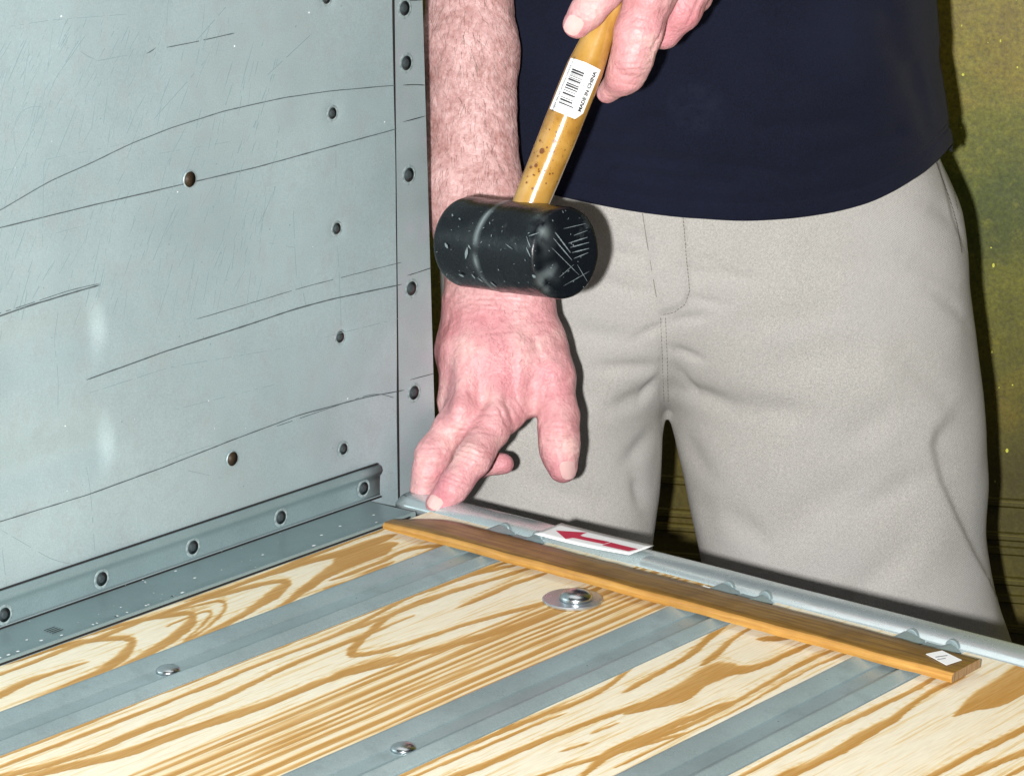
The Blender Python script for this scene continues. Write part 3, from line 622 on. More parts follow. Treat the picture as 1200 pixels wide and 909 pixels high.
# ================================================================== MALLET
def mallet():
    D0 = 2.13; R = 54 * D0 / F
    cR = P(664, 297, D0 - .03); cL0 = P(545, 283, D0 + .055)
    ax = cR - cL0; L = np.linalg.norm(ax); ax /= L
    hb, ht = P(631, 216, D0 + .012), P(719, 0, D0 - .0)
    ha = ht - hb; hl = np.linalg.norm(ha); ha /= hl
    root = thing('rubber_mallet', 'black rubber mallet with yellow varnished wooden handle held over the wrist', 'mallet', (cR + cL0) / 2 - zz * R)
    b = .0052
    prof = [(.001, -.0005), (R * .55, -.0003), (R - b, 0), (R - b * .45, b * .14), (R - b * .12, b * .5), (R, b)]
    ns = 46
    sh = np.linspace(b, L - b, ns)
    body = [(R + (.0004 * math.exp(-((t - L * .45) / .0022) ** 2)), t) for t in sh[1:-1]]
    prof = prof + body + [(R, L - b), (R - b * .12, L - b * .5), (R - b * .45, L - b * .14), (R - b, L), (R - b - .002, L - .0004), (R * .6, L - .0002), (R * .3, L), (.001, L)]
    V, Fc = lathe(prof, cL0, ax, 96); V = V + .0005 * np.stack([vnoise(V, 55, 70), vnoise(V, 55, 71), vnoise(V, 55, 72)], -1)
    HV, HF = V, Fc
    # dust where the photograph shows it: a ring at the mould seam, a patch by the struck face
    s = (V - cL0) @ ax; px, py, d = proj(V)
    dust = .95 * np.exp(-((s - L * .45) / .0022) ** 2) * np.clip(.45 + .9 * vnoise(V, 110, 73), .05, 1)
    dust = np.maximum(dust, .85 * np.exp(-(((px - 633) / 9) ** 2 + ((py - 275) / 17) ** 2)) * np.clip(.5 + vnoise(V, 160, 74), 0, 1))
    dust = np.maximum(dust, .6 * np.exp(-(((px - 640) / 9) ** 2 + ((py - 325) / 16) ** 2)) * np.clip(.5 + vnoise(V, 160, 75), 0, 1))
    dust += .05 * vnoise(V, 60, 76) * (s < L * .45)
    # light scuffs: short ribs of chalk on the surface
    mb = MB(); a, u, v = frame(ax)
    def surf(x, y):
        # intersection of a ray with the head cylinder or its end face
        o_ = CAM - cL0; dr = ray(x, y); dp = dr - a * (dr @ a); op = o_ - a * (o_ @ a)
        A = dp @ dp; B = 2 * dp @ op; C = op @ op - (R + .0003) ** 2; disc = B * B - 4 * A * C
        tf = ((L + .0006) - o_ @ a) / (dr @ a); pf = o_ + dr * tf
        if np.linalg.norm(pf - a * (pf @ a)) < R - b * .5: return pf + cL0, a
        if disc < 0: return None, None
        p_ = o_ + dr * ((-B - sqrt(disc)) / (2 * A)); nn = p_ - a * (p_ @ a); return p_ + cL0, nn / np.linalg.norm(nn)
    def scuff(x0, y0, x1, y1, w):
        n_ = max(3, int(np.hypot(x1 - x0, y1 - y0) / 1.5)); A_ = []; 
        for i in range(n_ + 1):
            t = i / n_; x, y = x0 + (x1 - x0) * t, y0 + (y1 - y0) * t; dx, dy = (x1 - x0), (y1 - y0); l = np.hypot(dx, dy); ww = w * (.35 + .65 * sin(pi * t)) * RNG.uniform(.6, 1.2)
            for sg in (-1, 1):
                p_, nn = surf(x - sg * dy / l * ww / 2, y + sg * dx / l * ww / 2)
                if p_ is None: return
                A_.append(p_ + nn * .0004)
        mb.add(A_, [[2 * i, 2 * i + 1, 2 * i + 3, 2 * i + 2] for i in range(n_)])
    for q in ((650, 272, 668, 296, 1.6), (648, 279, 670, 305, 1.2), (646, 290, 678, 322, .8), (666, 285, 688, 278, 1.4), (668, 290, 690, 284, 1.3), (670, 296, 690, 291, 1.4), (672, 303, 689, 296, 1), (672, 276, 688, 270, .8),
              (660, 268, 686, 262, .7), (655, 325, 672, 310, .6), (660, 335, 690, 318, .6), (676, 310, 688, 330, .6), (548, 290, 546, 303, 3.5), (549, 287, 552, 292, 2), (522, 285, 525, 291, 2.6), (538, 321, 544, 324, 2.4), (553, 321, 557, 326, 1.8),
              (593, 286, 601, 292, 1), (530, 251, 531, 254, 2), (538, 256, 540, 258, 1.8), (624, 322, 628, 325, 3), (618, 280, 622, 290, 1.2), (617, 290, 622, 301, 1.2), (620, 277, 632, 273, 1.2), (560, 325, 566, 330, 1.2), (575, 330, 582, 336, 1.6)): scuff(*q)
    for i in range(70):
        x, y = RNG.uniform(510, 692), RNG.uniform(245, 340); l = RNG.uniform(.6, 3); t = RNG.uniform(0, pi)
        scuff(x, y, x + l * cos(t), y + l * sin(t), RNG.uniform(.4, 1.3))
    V, Fc, _ = mb.out(); n0 = len(HV); head = obj('mallet_head', np.vstack([HV, V]), list(HF) + [[i + n0 for i in f] for f in Fc], [M_rubber, M_scuff], root, pivot=(cR + cL0) / 2, mi=[0] * len(HF) + [1] * len(Fc))
    attr(head, 'dust', np.r_[np.clip(dust, 0, 1), np.zeros(len(V))])
    # handle
    def rr(y): return np.interp(y, [-120, -70, -40, 0, 36, 82, 145, 216, 260], [16.5, 17, 14, 13.2, 17.5, 22.3, 22.6, 21.4, 21]) * D0 / F
    pr = []
    for t in np.linspace(-.022, hl + .10, 70):
        y = 216 - t / hl * 216; pr.append((rr(y), t))
    pr += [(pr[-1][0] * .8, pr[-1][1] + .003), (.001, pr[-1][1] + .005)]
    V, Fc = lathe(pr, hb, ha, 48); V += .0003 * np.stack([vnoise(V, 40, 80), vnoise(V, 40, 81), vnoise(V, 40, 82)], -1)
    hn = obj('handle', V, Fc, M_handle, root, pivot=hb)
    tt = (V - hb) @ ha / hl; attr(hn, 'spots', np.clip((.42 - tt) * 4, 0, 1))
    # knots
    toC = -fw; e1 = toC - ha * (toC @ ha); e1 /= np.linalg.norm(e1); e2 = np.cross(ha, e1); 
    if e2 @ rt < 0: e2 = -e2                                    # e2 points right in the picture
    def hpt(s, w, lift=.0004):                                  # s along the handle (m), w across (m, arc length)
        r = rr(216 - s / hl * 216) + lift; th = w / r; return hb + ha * s + r * (e1 * cos(th) + e2 * sin(th))
    mb = MB()
    def inv(x, y):                                               # picture point -> (s,w)
        o_ = CAM - hb; dr = ray(x, y); dp = dr - ha * (dr @ ha); op = o_ - ha * (o_ @ ha); r = .0138
        A = dp @ dp; B = 2 * dp @ op; C = op @ op - r * r; t = (-B - sqrt(max(0, B * B - 4 * A * C))) / (2 * A); p_ = o_ + dr * t; q = p_ - ha * (p_ @ ha)
        return p_ @ ha, r * math.atan2(q @ e2, q @ e1)
    for x, y, r in ((650, 166, 1.6), (635, 177, 2.3), (628, 194, 1.6), (633, 165, 1.0), (641, 173, .8), (648, 188, .5), (625, 205, .7), (618, 207, .6), (630, 214, .6), (644, 152, .6), (640, 148, .5), (622, 196, 1.3), (638, 200, 1.1), (645, 178, .9), (630, 183, .9), (652, 155, .8), (626, 171, .8), (617, 214, .9), (624, 221, 1.0), (640, 215, .7), (656, 148, .7), (662, 176, .6)):
        s, w = inv(x, y); r *= 1.45 * D0 / F; mb.add([hpt(s + r * 1.1 * cos(t), w + r * sin(t), .0008) for t in np.linspace(0, 2 * pi, 13)[:-1]], [list(range(12))])
    for i in range(90):
        s = RNG.uniform(.006, hl * .42); w = RNG.uniform(-.014, .016); r = RNG.uniform(.00015, .0004); mb.add([hpt(s + r * cos(t), w + r * sin(t), .0008) for t in np.linspace(0, 2 * pi, 7)[:-1]], [list(range(6))])
    V, Fc, _ = mb.out(); obj('wood_spot', V, Fc, M_knot, hn, smooth=False)
    # label
    sA, wA = inv(647, 131); sB, wB = inv(673, 73); 
    s0, s1 = inv(660, 134)[0], inv(690, 75)[0]; w0 = -rr(110) * 1.15; w1 = w0 + .0285
    nu, nv = 30, 24; mb = MB(); V = []
    for i in range(nu):
        for j in range(nv):
            u_ = i / (nu - 1); v_ = j / (nv - 1); s = s0 + (s1 - s0) * u_; w = w0 + (w1 - w0) * v_
            if v_ > .82 and u_ < .12: s = max(s, s0 + (v_ - .82) / .18 * .006)          # torn lower right corner
            if u_ > .97: s -= .0015 * abs(v_ - .5)
            V.append(hpt(s, w, .0006))
    mb.add(V, grid_faces(nu, nv), 0)
    def strip_(sa, sb, wa, wb_, m=1):
        k = 6; V = [hpt(s, wa + (wb_ - wa) * j / k, .0009) for s in (sa, sb) for j in range(k + 1)]; mb.add(V, [[j, j + 1, k + 2 + j, k + 1 + j] for j in range(k)], m)
    SL, WL_ = s1 - s0, w1 - w0; s = s0 + SL * .16; r2 = np.random.RandomState(3)
    while s < s0 + SL * .84:
        wd = r2.choice([.00035, .0006, .0010, .0014]); 
        if s + wd < s0 + SL * .85: strip_(s, s + wd, w0 + WL_ * .24, w0 + WL_ * (.60 if r2.rand() > .12 else .66))
        s += wd + r2.choice([.0004, .0007, .0012])
    def text(body, sz, sc0, wc0, m, bold=.0, sx=1.0):
        cu = bpy.data.curves.new('t', 'FONT'); cu.body = body; cu.size = 1; cu.align_x = 'CENTER'; cu.resolution_u = 2; cu.offset = bold
        to = bpy.data.objects.new('t', cu); COL.objects.link(to); bpy.context.view_layer.update()
        me = to.evaluated_get(bpy.context.evaluated_depsgraph_get()).to_mesh(); V = [hpt(sc0 + v.co.x * sz * sx, wc0 - v.co.y * sz, .0011) for v in me.vertices]
        Fc = [list(p_.vertices) for p_ in me.polygons]; mb.add(V, Fc, m); to.to_mesh_clear(); bpy.data.objects.remove(to); bpy.data.curves.remove(cu)
    text('MADE IN CHINA', .0042, s0 + SL * .53, w0 + WL_ * .90, 1, .04, 1.0)
    text('0 73915 21486 2', .0030, s0 + SL * .48, w0 + WL_ * .74, 2, 0, 1.15)
    text('RUBBER MALLET W/WOOD HANDLE 16 OZ', .0024, s0 + SL * .50, w0 + WL_ * .18, 1, .02, .92)
    V, Fc, mi = mb.out(); obj('barcode_label', V, Fc, [M_paper, M_ink, M_grayink], hn, mi=mi, label='white barcode label reading MADE IN CHINA', smooth=False)
mallet()
# ================================================================== PERSON
from mathutils.bvhtree import BVHTree
def snets(G, h, org, axes):
    S = G < 0; nx, ny, nz = G.shape; c = [(i, j, k) for i in (0, 1) for j in (0, 1) for k in (0, 1)]
    cnt = np.zeros((nx - 1, ny - 1, nz - 1), np.int8)
    for i, j, k in c: cnt += S[i:nx - 1 + i, j:ny - 1 + j, k:nz - 1 + k]
    act = (cnt > 0) & (cnt < 8); I = np.argwhere(act); idx = np.full(act.shape, -1, np.int64); idx[act] = np.arange(len(I))
    g = np.stack([G[I[:, 0] + i, I[:, 1] + j, I[:, 2] + k] for i, j, k in c], 1).astype(float); C8 = np.array(c, float)
    acc = np.zeros((len(I), 3)); n_ = np.zeros(len(I))
    for a in range(8):
        for b in range(a + 1, 8):
            if abs(C8[a] - C8[b]).sum() != 1: continue
            m = (g[:, a] < 0) != (g[:, b] < 0); t = np.where(m, g[:, a] / (g[:, a] - g[:, b] + 1e-20), 0)
            acc += np.where(m[:, None], C8[a] + t[:, None] * (C8[b] - C8[a]), 0); n_ += m
    V = (I + acc / n_[:, None]) * h; V = org + V @ axes; faces = []
    for ax in range(3):
        o1, o2 = [(1, 2), (2, 0), (0, 1)][ax]; sl = [slice(None)] * 3; s2 = [slice(None)] * 3; sl[ax] = slice(0, -1); s2[ax] = slice(1, None)
        A, B = S[tuple(sl)], S[tuple(s2)]; E_ = np.argwhere(A != B)
        E_ = E_[(E_[:, o1] > 0) & (E_[:, o2] > 0) & (E_[:, o1] < G.shape[o1] - 1) & (E_[:, o2] < G.shape[o2] - 1)]
        fl = A[tuple(E_.T)]; q = []
        for d1, d2 in ((0, 0), (-1, 0), (-1, -1), (0, -1)):
            e = E_.copy(); e[:, o1] += d1; e[:, o2] += d2; q.append(idx[tuple(e.T)])
        q = np.stack(q, 1); q[~fl] = q[~fl][:, ::-1]; faces.append(q)
    return V, np.vstack(faces)[:, ::-1].copy()
AX = np.stack([rt, zz, hd])                       # body frame: right, up, away from the camera
class SDF:
    def __init__(s, lo, hi, h):                    # lo, hi in the body frame
        s.h = h; s.lo = np.array(lo, float); s.n = np.ceil((np.array(hi) - s.lo) / h).astype(int) + 1
        s.G = np.full(s.n, 1.0, np.float32)
    def cap(s, A, B, ra, rb, k=.008, sub=False):
        A = AX @ np.asarray(A); B = AX @ np.asarray(B); m = max(ra, rb) + k * 2 + s.h * 3
        i0 = np.clip(((np.minimum(A, B) - m - s.lo) / s.h).astype(int), 0, s.n); i1 = np.clip(((np.maximum(A, B) + m - s.lo) / s.h).astype(int) + 1, 0, s.n)
        if (i1 <= i0).any(): return
        g = [s.lo[a] + np.arange(i0[a], i1[a]) * s.h for a in range(3)]
        X = g[0][:, None, None] - A[0]; Y = g[1][None, :, None] - A[1]; Z = g[2][None, None, :] - A[2]; d = B - A; L = d @ d + 1e-12
        t = np.clip((X * d[0] + Y * d[1] + Z * d[2]) / L, 0, 1)
        D = np.sqrt((X - t * d[0]) ** 2 + (Y - t * d[1]) ** 2 + (Z - t * d[2]) ** 2) - (ra + (rb - ra) * t)
        sl = tuple(slice(i0[a], i1[a]) for a in range(3)); F0 = s.G[sl]
        if sub: D = -D; e = np.clip(k - np.abs(D - F0), 0, None) / k; s.G[sl] = np.maximum(D, F0) + e * e * k / 4
        else: e = np.clip(k - np.abs(D - F0), 0, None) / k; s.G[sl] = np.minimum(D, F0) - e * e * k / 4
    def ell(s, c, r, k=.01):
        c = AX @ np.asarray(c); r = np.array(r, float); g = [s.lo[a] + np.arange(s.n[a]) * s.h - c[a] for a in range(3)]
        q = np.sqrt((g[0] / r[0])[:, None, None] ** 2 + (g[1] / r[1])[None, :, None] ** 2 + (g[2] / r[2])[None, None, :] ** 2)
        D = (q - 1) * r.min(); e = np.clip(k - np.abs(D - s.G), 0, None) / k; s.G = np.minimum(D, s.G) - e * e * k / 4
    def mesh(s): return snets(s.G, s.h, s.lo @ AX, AX)
def B3(a, z, D): return np.array([CAM[0], CAM[1], 0]) + rt * a + hd * D + zz * z
def bf(p_): return AX @ np.asarray(p_)
def chain(s, pts_, k=.006):
    for (x0, y0, d0, r0), (x1, y1, d1, r1) in zip(pts_[:-1], pts_[1:]): s.cap(P(x0, y0, d0), P(x1, y1, d1), r0 * d0 / F, r1 * d1 / F, k)
def merge(parts):
    V = []; Fc = []; n_ = 0
    for v, f in parts: V.append(v); Fc.append(np.asarray(f) + n_); n_ += len(v)
    return np.vstack(V), np.vstack(Fc)
def vnormals(V, Fc):
    N = np.zeros_like(V); a = V[Fc[:, 2]] - V[Fc[:, 0]]; b = V[Fc[:, 3]] - V[Fc[:, 1]]; fn = np.cross(a, b)
    for i in range(4): np.add.at(N, Fc[:, i], fn)
    return N / (np.linalg.norm(N, axis=1)[:, None] + 1e-12)
def segd(px, py, x1, y1, x2, y2):
    dx, dy = x2 - x1, y2 - y1; L = dx * dx + dy * dy + 1e-9; t = np.clip(((px - x1) * dx + (py - y1) * dy) / L, 0, 1)
    sd = ((px - x1) * dy - (py - y1) * dx) / sqrt(L); return np.hypot(px - x1 - t * dx, py - y1 - t * dy), sd, t

# ---------------------------------------------------------------- right arm and pressing hand
lo = bf(P(545, 620, 2.30)); hi = bf(P(560, -115, 2.40))
s = SDF((lo[0] - .085, ZF - .01, 2.10), (lo[0] + .105, hi[1] + .03, 2.44), .0012)
s.cap(P(560, -80, 2.40), P(565, 60, 2.395), .0275, .0268, .02)
s.cap(P(565, 60, 2.395), P(575, 228, 2.385), .0268, .0235, .02); s.cap(P(576, 228, 2.385), P(612, 352, 2.352), .0235, .0205, .02)
s.cap(P(540, -80, 2.41), P(541, 60, 2.40), .0310, .0290, .02)
s.cap(P(541, 60, 2.40), P(534, 228, 2.39), .0290, .0255, .02); s.cap(P(534, 228, 2.39), P(559, 352, 2.362), .0255, .0220, .02)
chain(s, [(604, 350, 2.352, 33), (604, 420, 2.33, 31), (590, 484, 2.318, 25)], .014)      # index metacarpal
chain(s, [(575, 350, 2.352, 34), (564, 420, 2.33, 31), (548, 484, 2.318, 26)], .014)      # middle
chain(s, [(556, 352, 2.36, 31), (545, 410, 2.345, 28), (533, 468, 2.342, 20)], .012)      # ring
chain(s, [(548, 355, 2.365, 26), (538, 410, 2.362, 24), (534, 450, 2.364, 18)], .012)     # little
chain(s, [(616, 360, 2.352, 33), (632, 405, 2.342, 30), (646, 440, 2.33, 25), (655, 485, 2.318, 20), (655, 508, 2.312, 20), (656, 530, 2.310, 19), (660, 551, 2.310, 15)], .012)   # thumb
chain(s, [(628, 425, 2.34, 26), (608, 470, 2.33, 20)], .014)                              # web of the thumb
chain(s, [(582, 490, 2.315, 23), (573, 506, 2.303, 22), (563, 523, 2.292, 19.5), (555, 537, 2.283, 21), (538, 562, 2.277, 17.5), (530, 572, 2.275, 18), (512, 591, 2.277, 13.5)], .005)   # index
chain(s, [(540, 488, 2.322, 23), (528, 503, 2.315, 21), (514, 523, 2.308, 19), (507, 534, 2.304, 20.5), (501, 554, 2.304, 17.5), (496, 573, 2.306, 15.5)], .005)    # middle
chain(s, [(534, 470, 2.345, 19), (536, 515, 2.345, 18), (542, 540, 2.352, 15.5), (560, 545, 2.36, 13.5), (590, 543, 2.362, 12.5)], .006)   # ring, curled under
chain(s, [(534, 455, 2.365, 17), (545, 490, 2.378, 15), (566, 510, 2.388, 13), (582, 500, 2.386, 12)], .006)    # little, curled under
s.cap(P(552, 372, 2.334), P(541, 478, 2.299), .0036, .0046, .009)                         # tendons over the back of the hand
s.cap(P(588, 372, 2.331), P(582, 480, 2.297), .0030, .0042, .009)
s.cap(P(617, 380, 2.333), P(645, 438, 2.318), .0035, .0045, .012)
s.cap(P(541, 482, 2.304), P(538, 492, 2.303), .0080, .0080, .011); s.cap(P(582, 488, 2.299), P(579, 494, 2.298), .0088, .0088, .007)     # knuckles
s.cap(P(656, 503, 2.304), P(656, 507, 2.304), .0085, .0085, .008)
VA, FA = s.mesh(); N = vnormals(VA, FA); px, py, dd = proj(VA); front = np.clip(-(N @ fw) * 2, 0, 1)
disp = .00045 * fbm(VA, 130, 5, 3) + .0006 * fbm(VA * [1, 1, .6], 45, 9, 2) * (py < 345)
CR = [(527, 345, 560, 350, 1.8, .9), (524, 352, 575, 356, 1.6, .9), (530, 358, 590, 362, 1.6, .5), (560, 349, 620, 352, 1.5, .5), (517, 400, 528, 370, 2.2, .7),
      (513, 486, 530, 494, 2.0, .9), (520, 479, 536, 486, 1.8, .7), (530, 502, 555, 508, 2.2, .9), (512, 494, 530, 505, 1.8, .6), (536, 497, 552, 501, 1.8, .6),
      (560, 484, 600, 487, 1.8, .6), (556, 505, 600, 512, 1.6, .5), (585, 478, 596, 500, 1.8, .7), (578, 470, 588, 486, 1.6, .5), (592, 474, 604, 498, 1.8, .7), (600, 470, 612, 492, 1.8, .6), (606, 466, 618, 486, 1.6, .5),
      (535, 525, 575, 536, 1.7, .9), (533, 530, 572, 542, 1.7, 1.0), (530, 536, 568, 548, 1.6, .8), (536, 519, 576, 530, 1.5, .6), (513, 560, 545, 572, 1.6, .9), (511, 565, 541, 577, 1.5, .7), (515, 556, 548, 567, 1.4, .5),
      (484, 530, 520, 530, 1.7, .8), (483, 537, 518, 537, 1.7, .8), (485, 524, 522, 523, 1.5, .6), (482, 562, 512, 562, 1.5, .6),
      (638, 500, 674, 498, 1.8, .8), (637, 506, 676, 505, 1.8, .9), (637, 512, 677, 512, 1.8, .9), (638, 518, 677, 519, 1.6, .7), (640, 524, 677, 526, 1.5, .5),
      (636, 470, 645, 440, 1.8, .6), (646, 450, 668, 444, 1.6, .5), (642, 435, 662, 428, 1.5, .4), (632, 455, 640, 430, 1.6, .5), (650, 462, 672, 460, 1.5, .4), (600, 380, 640, 375, 1.8, .3), (560, 392, 600, 388, 1.8, .3), (545, 400, 552, 465, 2.6, .7), (563, 400, 562, 470, 4.5, .9), (598, 400, 604, 462, 4.5, .9), (625, 395, 636, 425, 4, .8)]
wx = px + 1.3 * vnoise(VA, 160, 3); wy = py + 1.5 * vnoise(VA, 140, 4)
for x1, y1, x2, y2, w, a in CR:
    dd_, sd, t = segd(wx, wy, x1, y1, x2, y2); disp -= front * a * .0008 * np.exp(-(dd_ / w) ** 2) - front * a * .0002 * np.exp(-((dd_ - w * 2) / w) ** 2)
# nail bed
def nailbed(x1, y1, x2, y2, w): 
    d_, sd, t = segd(px, py, x1, y1, x2, y2); return front * np.exp(-(np.clip(d_ - w, 0, None) / 1.2) ** 2)
VA = VA + N * disp[:, None]
tanA = sst(372, 300, py + 10 * vnoise(VA, 50, 2))
def near(px, py, pts_, w): return np.max([np.exp(-(((px - x) / w) ** 2 + ((py - y) / w) ** 2)) for x, y in pts_], axis=0)
redA = np.clip(.42 * near(px, py, [(488, 545), (487, 530), (520, 565), (515, 583), (590, 543), (660, 545), (662, 500), (655, 460), (645, 440), (600, 455), (548, 545)], 17) + .15 * near(px, py, [(575, 410), (610, 430)], 40) + .25 * fbm(VA, 28, 6, 2), 0, .65)
# ---------------------------------------------------------------- left arm and gripping hand
ctr = bf(P(770, -20, 2.13))
s = SDF((ctr[0] - .085, ctr[1] - .10, ctr[2] - .085), (ctr[0] + .12, ctr[1] + .09, ctr[2] + .11), .0013)
chain(s, [(676, 29, 2.105, 16.5), (690, 12, 2.10, 18.5), (708, -10, 2.095, 20), (738, -45, 2.10, 22), (780, -70, 2.12, 28)], .008)                   # thumb
chain(s, [(815, -70, 2.15, 42), (782, -42, 2.13, 34), (762, -8, 2.122, 28), (748, 38, 2.124, 26), (741, 68, 2.130, 22.5), (733, 88, 2.138, 19.5), (712, 109, 2.158, 12.5)], .009)     # index, wrapped behind the handle
chain(s, [(822, -75, 2.17, 40), (812, -25, 2.150, 28), (797, 12, 2.155, 24), (777, 36, 2.165, 20), (745, 40, 2.185, 14), (722, 25, 2.188, 12)], .006)            # middle
chain(s, [(835, -80, 2.18, 40), (826, -40, 2.165, 26), (812, -5, 2.175, 21), (785, 5, 2.185, 17), (740, -5, 2.195, 13)], .006)                   # ring
chain(s, [(840, -90, 2.19, 36), (832, -60, 2.185, 22), (810, -35, 2.195, 17), (760, -35, 2.20, 12)], .006)                                      # little
s.cap(P(762, -4, 2.108), P(758, 2, 2.108), .006, .006, .009); s.cap(P(741, 66, 2.119), P(740, 70, 2.119), .007, .007, .008)
VB, FB = s.mesh(); N = vnormals(VB, FB); px, py, dd = proj(VB); front = np.clip(-(N @ fw) * 2, 0, 1)
disp = .00035 * fbm(VB, 130, 15, 3); wx = px + 1.3 * vnoise(VB, 160, 3); wy = py + 1.5 * vnoise(VB, 140, 4)
for x1, y1, x2, y2, w, a in [(722, 70, 762, 66, 1.8, .9), (724, 76, 760, 74, 1.8, 1), (722, 82, 756, 82, 1.8, .9), (726, 62, 764, 58, 1.6, .7), (728, 88, 750, 92, 1.5, .6), (765, 60, 779, 31, 2.0, 1.5), (779, 31, 793, -4, 2.2, 1.6), (735, 8, 780, 14, 1.8, .5), (738, 0, 776, 4, 1.6, .5), (742, 20, 774, 26, 1.6, .5), (730, 52, 764, 50, 1.6, .6), (734, 44, 768, 40, 1.6, .5), (722, 96, 744, 100, 1.5, .7), (740, 30, 770, 34, 1.6, .5), (790, 0, 800, 20, 1.8, .7), (800, -5, 812, 14, 1.8, .7), (668, 22, 684, 32, 1.4, .4),
                             (806, 28, 822, -5, 2, 1.1), (822, 14, 832, -5, 1.6, .7), (672, 14, 690, 22, 1.6, .7), (676, 8, 695, 17, 1.6, .7), (683, 0, 704, 8, 1.5, .5)]:
    dd_, sd, t = segd(wx, wy, x1, y1, x2, y2); disp -= front * a * .0008 * np.exp(-(dd_ / w) ** 2)
VB = VB + N * disp[:, None]
redB = np.clip(.3 * near(px, py, [(668, 40), (745, 75), (720, 110), (800, 20), (700, 10), (770, 40)], 20) + .25 * fbm(VB, 28, 6, 2), 0, .6)

# ---------------------------------------------------------------- rest of the body (coarse)
ca = .158; DC = 2.545
s = SDF((ca - .42, -.01, 2.02), (ca + .42, 1.86, 2.78), .0075)
sh_l, sh_r = B3(ca - .19, 1.45, DC + .02), B3(ca + .19, 1.45, DC + .02)
s.cap(B3(ca, 1.05, DC), B3(ca, 1.30, DC), .11, .12, .05)
for sg in (-1, 1):
    s.cap(B3(ca + sg * .08, 1.0, DC), B3(ca + sg * .085, 1.34, DC), .095, .105, .05)
    s.cap(B3(ca + sg * .03, 1.46, DC + .01), B3(ca + sg * .17, 1.43, DC + .02), .06, .055, .05)
    hx = ca + (sg * .125 if sg > 0 else -.115); s.cap(B3(ca + sg * .085, .93, DC), B3(ca + sg * .12, .50, DC), .082, .055, .03)
    s.cap(B3(ca + sg * .12, .50, DC), B3(ca + sg * .13, .08, DC + .02), .054, .038, .02); s.cap(B3(ca + sg * .13, .05, DC + .03), B3(ca + sg * .14, .045, DC - .12), .036, .030, .02)
s.cap(B3(ca, 1.44, DC + .01), B3(ca, 1.58, DC - .02), .062, .056, .03)
el_r = P(556, -108, 2.42); s.cap(sh_l, el_r, .050, .040, .02); s.cap(el_r, P(556, -62, 2.405), .040, .036, .015)
s.cap(P(538, -85, 2.41), P(540, -20, 2.405), .0300, .0270, .01); s.cap(P(562, -85, 2.41), P(562, -25, 2.40), .0265, .0225, .01)
el_l = B3(ca + .215, 1.275, 2.36); s.cap(sh_r, el_l, .050, .040, .02); s.cap(el_l, P(845, -82, 2.165), .040, .026, .015); s.cap(P(845, -82, 2.165), P(815, -72, 2.155), .026, .024, .012)
hc = B3(ca, 1.685, DC - .03)
s.ell(hc + zz * .015, (.076, .105, .098), .02); s.ell(hc - zz * .055 - hd * .025, (.058, .062, .066), .03)
s.cap(hc - zz * .004 - hd * .094, hc - zz * .036 - hd * .113, .009, .013, .012)
for sg in (-1, 1):
    s.cap(hc + rt * sg * .033 - hd * .122 + zz * .004, hc + rt * sg * .033 - hd * .112 + zz * .004, .012, .014, .012, sub=True)
    s.ell(hc + rt * sg * .079 - zz * .010 + hd * .005, (.010, .032, .018), .006)
    s.cap(hc + rt * sg * .016 - hd * .094 + zz * .026, hc + rt * sg * .048 - hd * .082 + zz * .026, .008, .007, .012)
VC, FC_ = s.mesh()
V, Fc = merge([(VA, FA), (VB, FB), (VC, FC_)])
def nail(c0, c1, w, bv, lift=.0004):                      # picture axis of the nail root -> tip
    u_ = np.array(c1, float) - c0; L = np.hypot(*u_); u_ /= L; v_ = np.array([-u_[1], u_[0]]); Vn = []; nu, nv = 9, 9
    for i in range(nu):
        for j in range(nv):
            a, b = i / (nu - 1), j / (nv - 1) * 2 - 1; ww = w * (1 - .35 * (abs(a - .15) ** 3 if a > .15 else 0)) * sqrt(max(0.05, 1 - (max(0, .25 - a) / .25) ** 2 * .8)) * sqrt(max(.05, 1 - (max(0, a - .85) / .15) ** 2 * .5))
            x, y = np.array(c0) + u_ * L * a + v_ * b * ww; h_ = bv.ray_cast(Vector(CAM), Vector(ray(x, y)).normalized())
            if h_[0] is None: return None
            Vn.append(np.array(h_[0]) + np.array(h_[1]) * (lift + .0006 * (1 - b * b)) )
    Vn = np.array(Vn); Gd = Vn.reshape(nu, nv, 3)
    for _ in range(2): Gd[1:-1, 1:-1] = (Gd[:-2, 1:-1] + Gd[2:, 1:-1] + Gd[1:-1, :-2] + Gd[1:-1, 2:]) / 4
    q = np.array(grid_faces(nu, nv)); return Gd.reshape(-1, 3), q
bvA = BVHTree.FromPolygons(VA.tolist(), FA.tolist()); bvB = BVHTree.FromPolygons(VB.tolist(), FB.tolist())
nails = [n_ for n_ in (nail((514, 582), (506, 595), 8.5, bvA), nail((663, 540), (667, 560), 8.5, bvA, .0007), nail((678, 20), (667, 39), 10, bvB)) if n_ is not None]
nb = len(Fc)
for a_, b_ in nails: V, Fc = merge([(V, Fc), (a_, b_)])
mi = [0] * nb + [1] * (len(Fc) - nb)
pbase = B3(ca, 0, DC)
person = obj('person', V, Fc, [M_skin, M_nail], base=pbase, mi=mi, label='man in navy t-shirt and khaki trousers pressing down with one hand and holding a mallet', cat='person')
npad = len(V) - len(VA) - len(VB)
attr(person, 'tan', np.r_[tanA, np.zeros(len(VB)), np.zeros(npad)]); attr(person, 'red', np.r_[redA, redB, np.zeros(npad)])
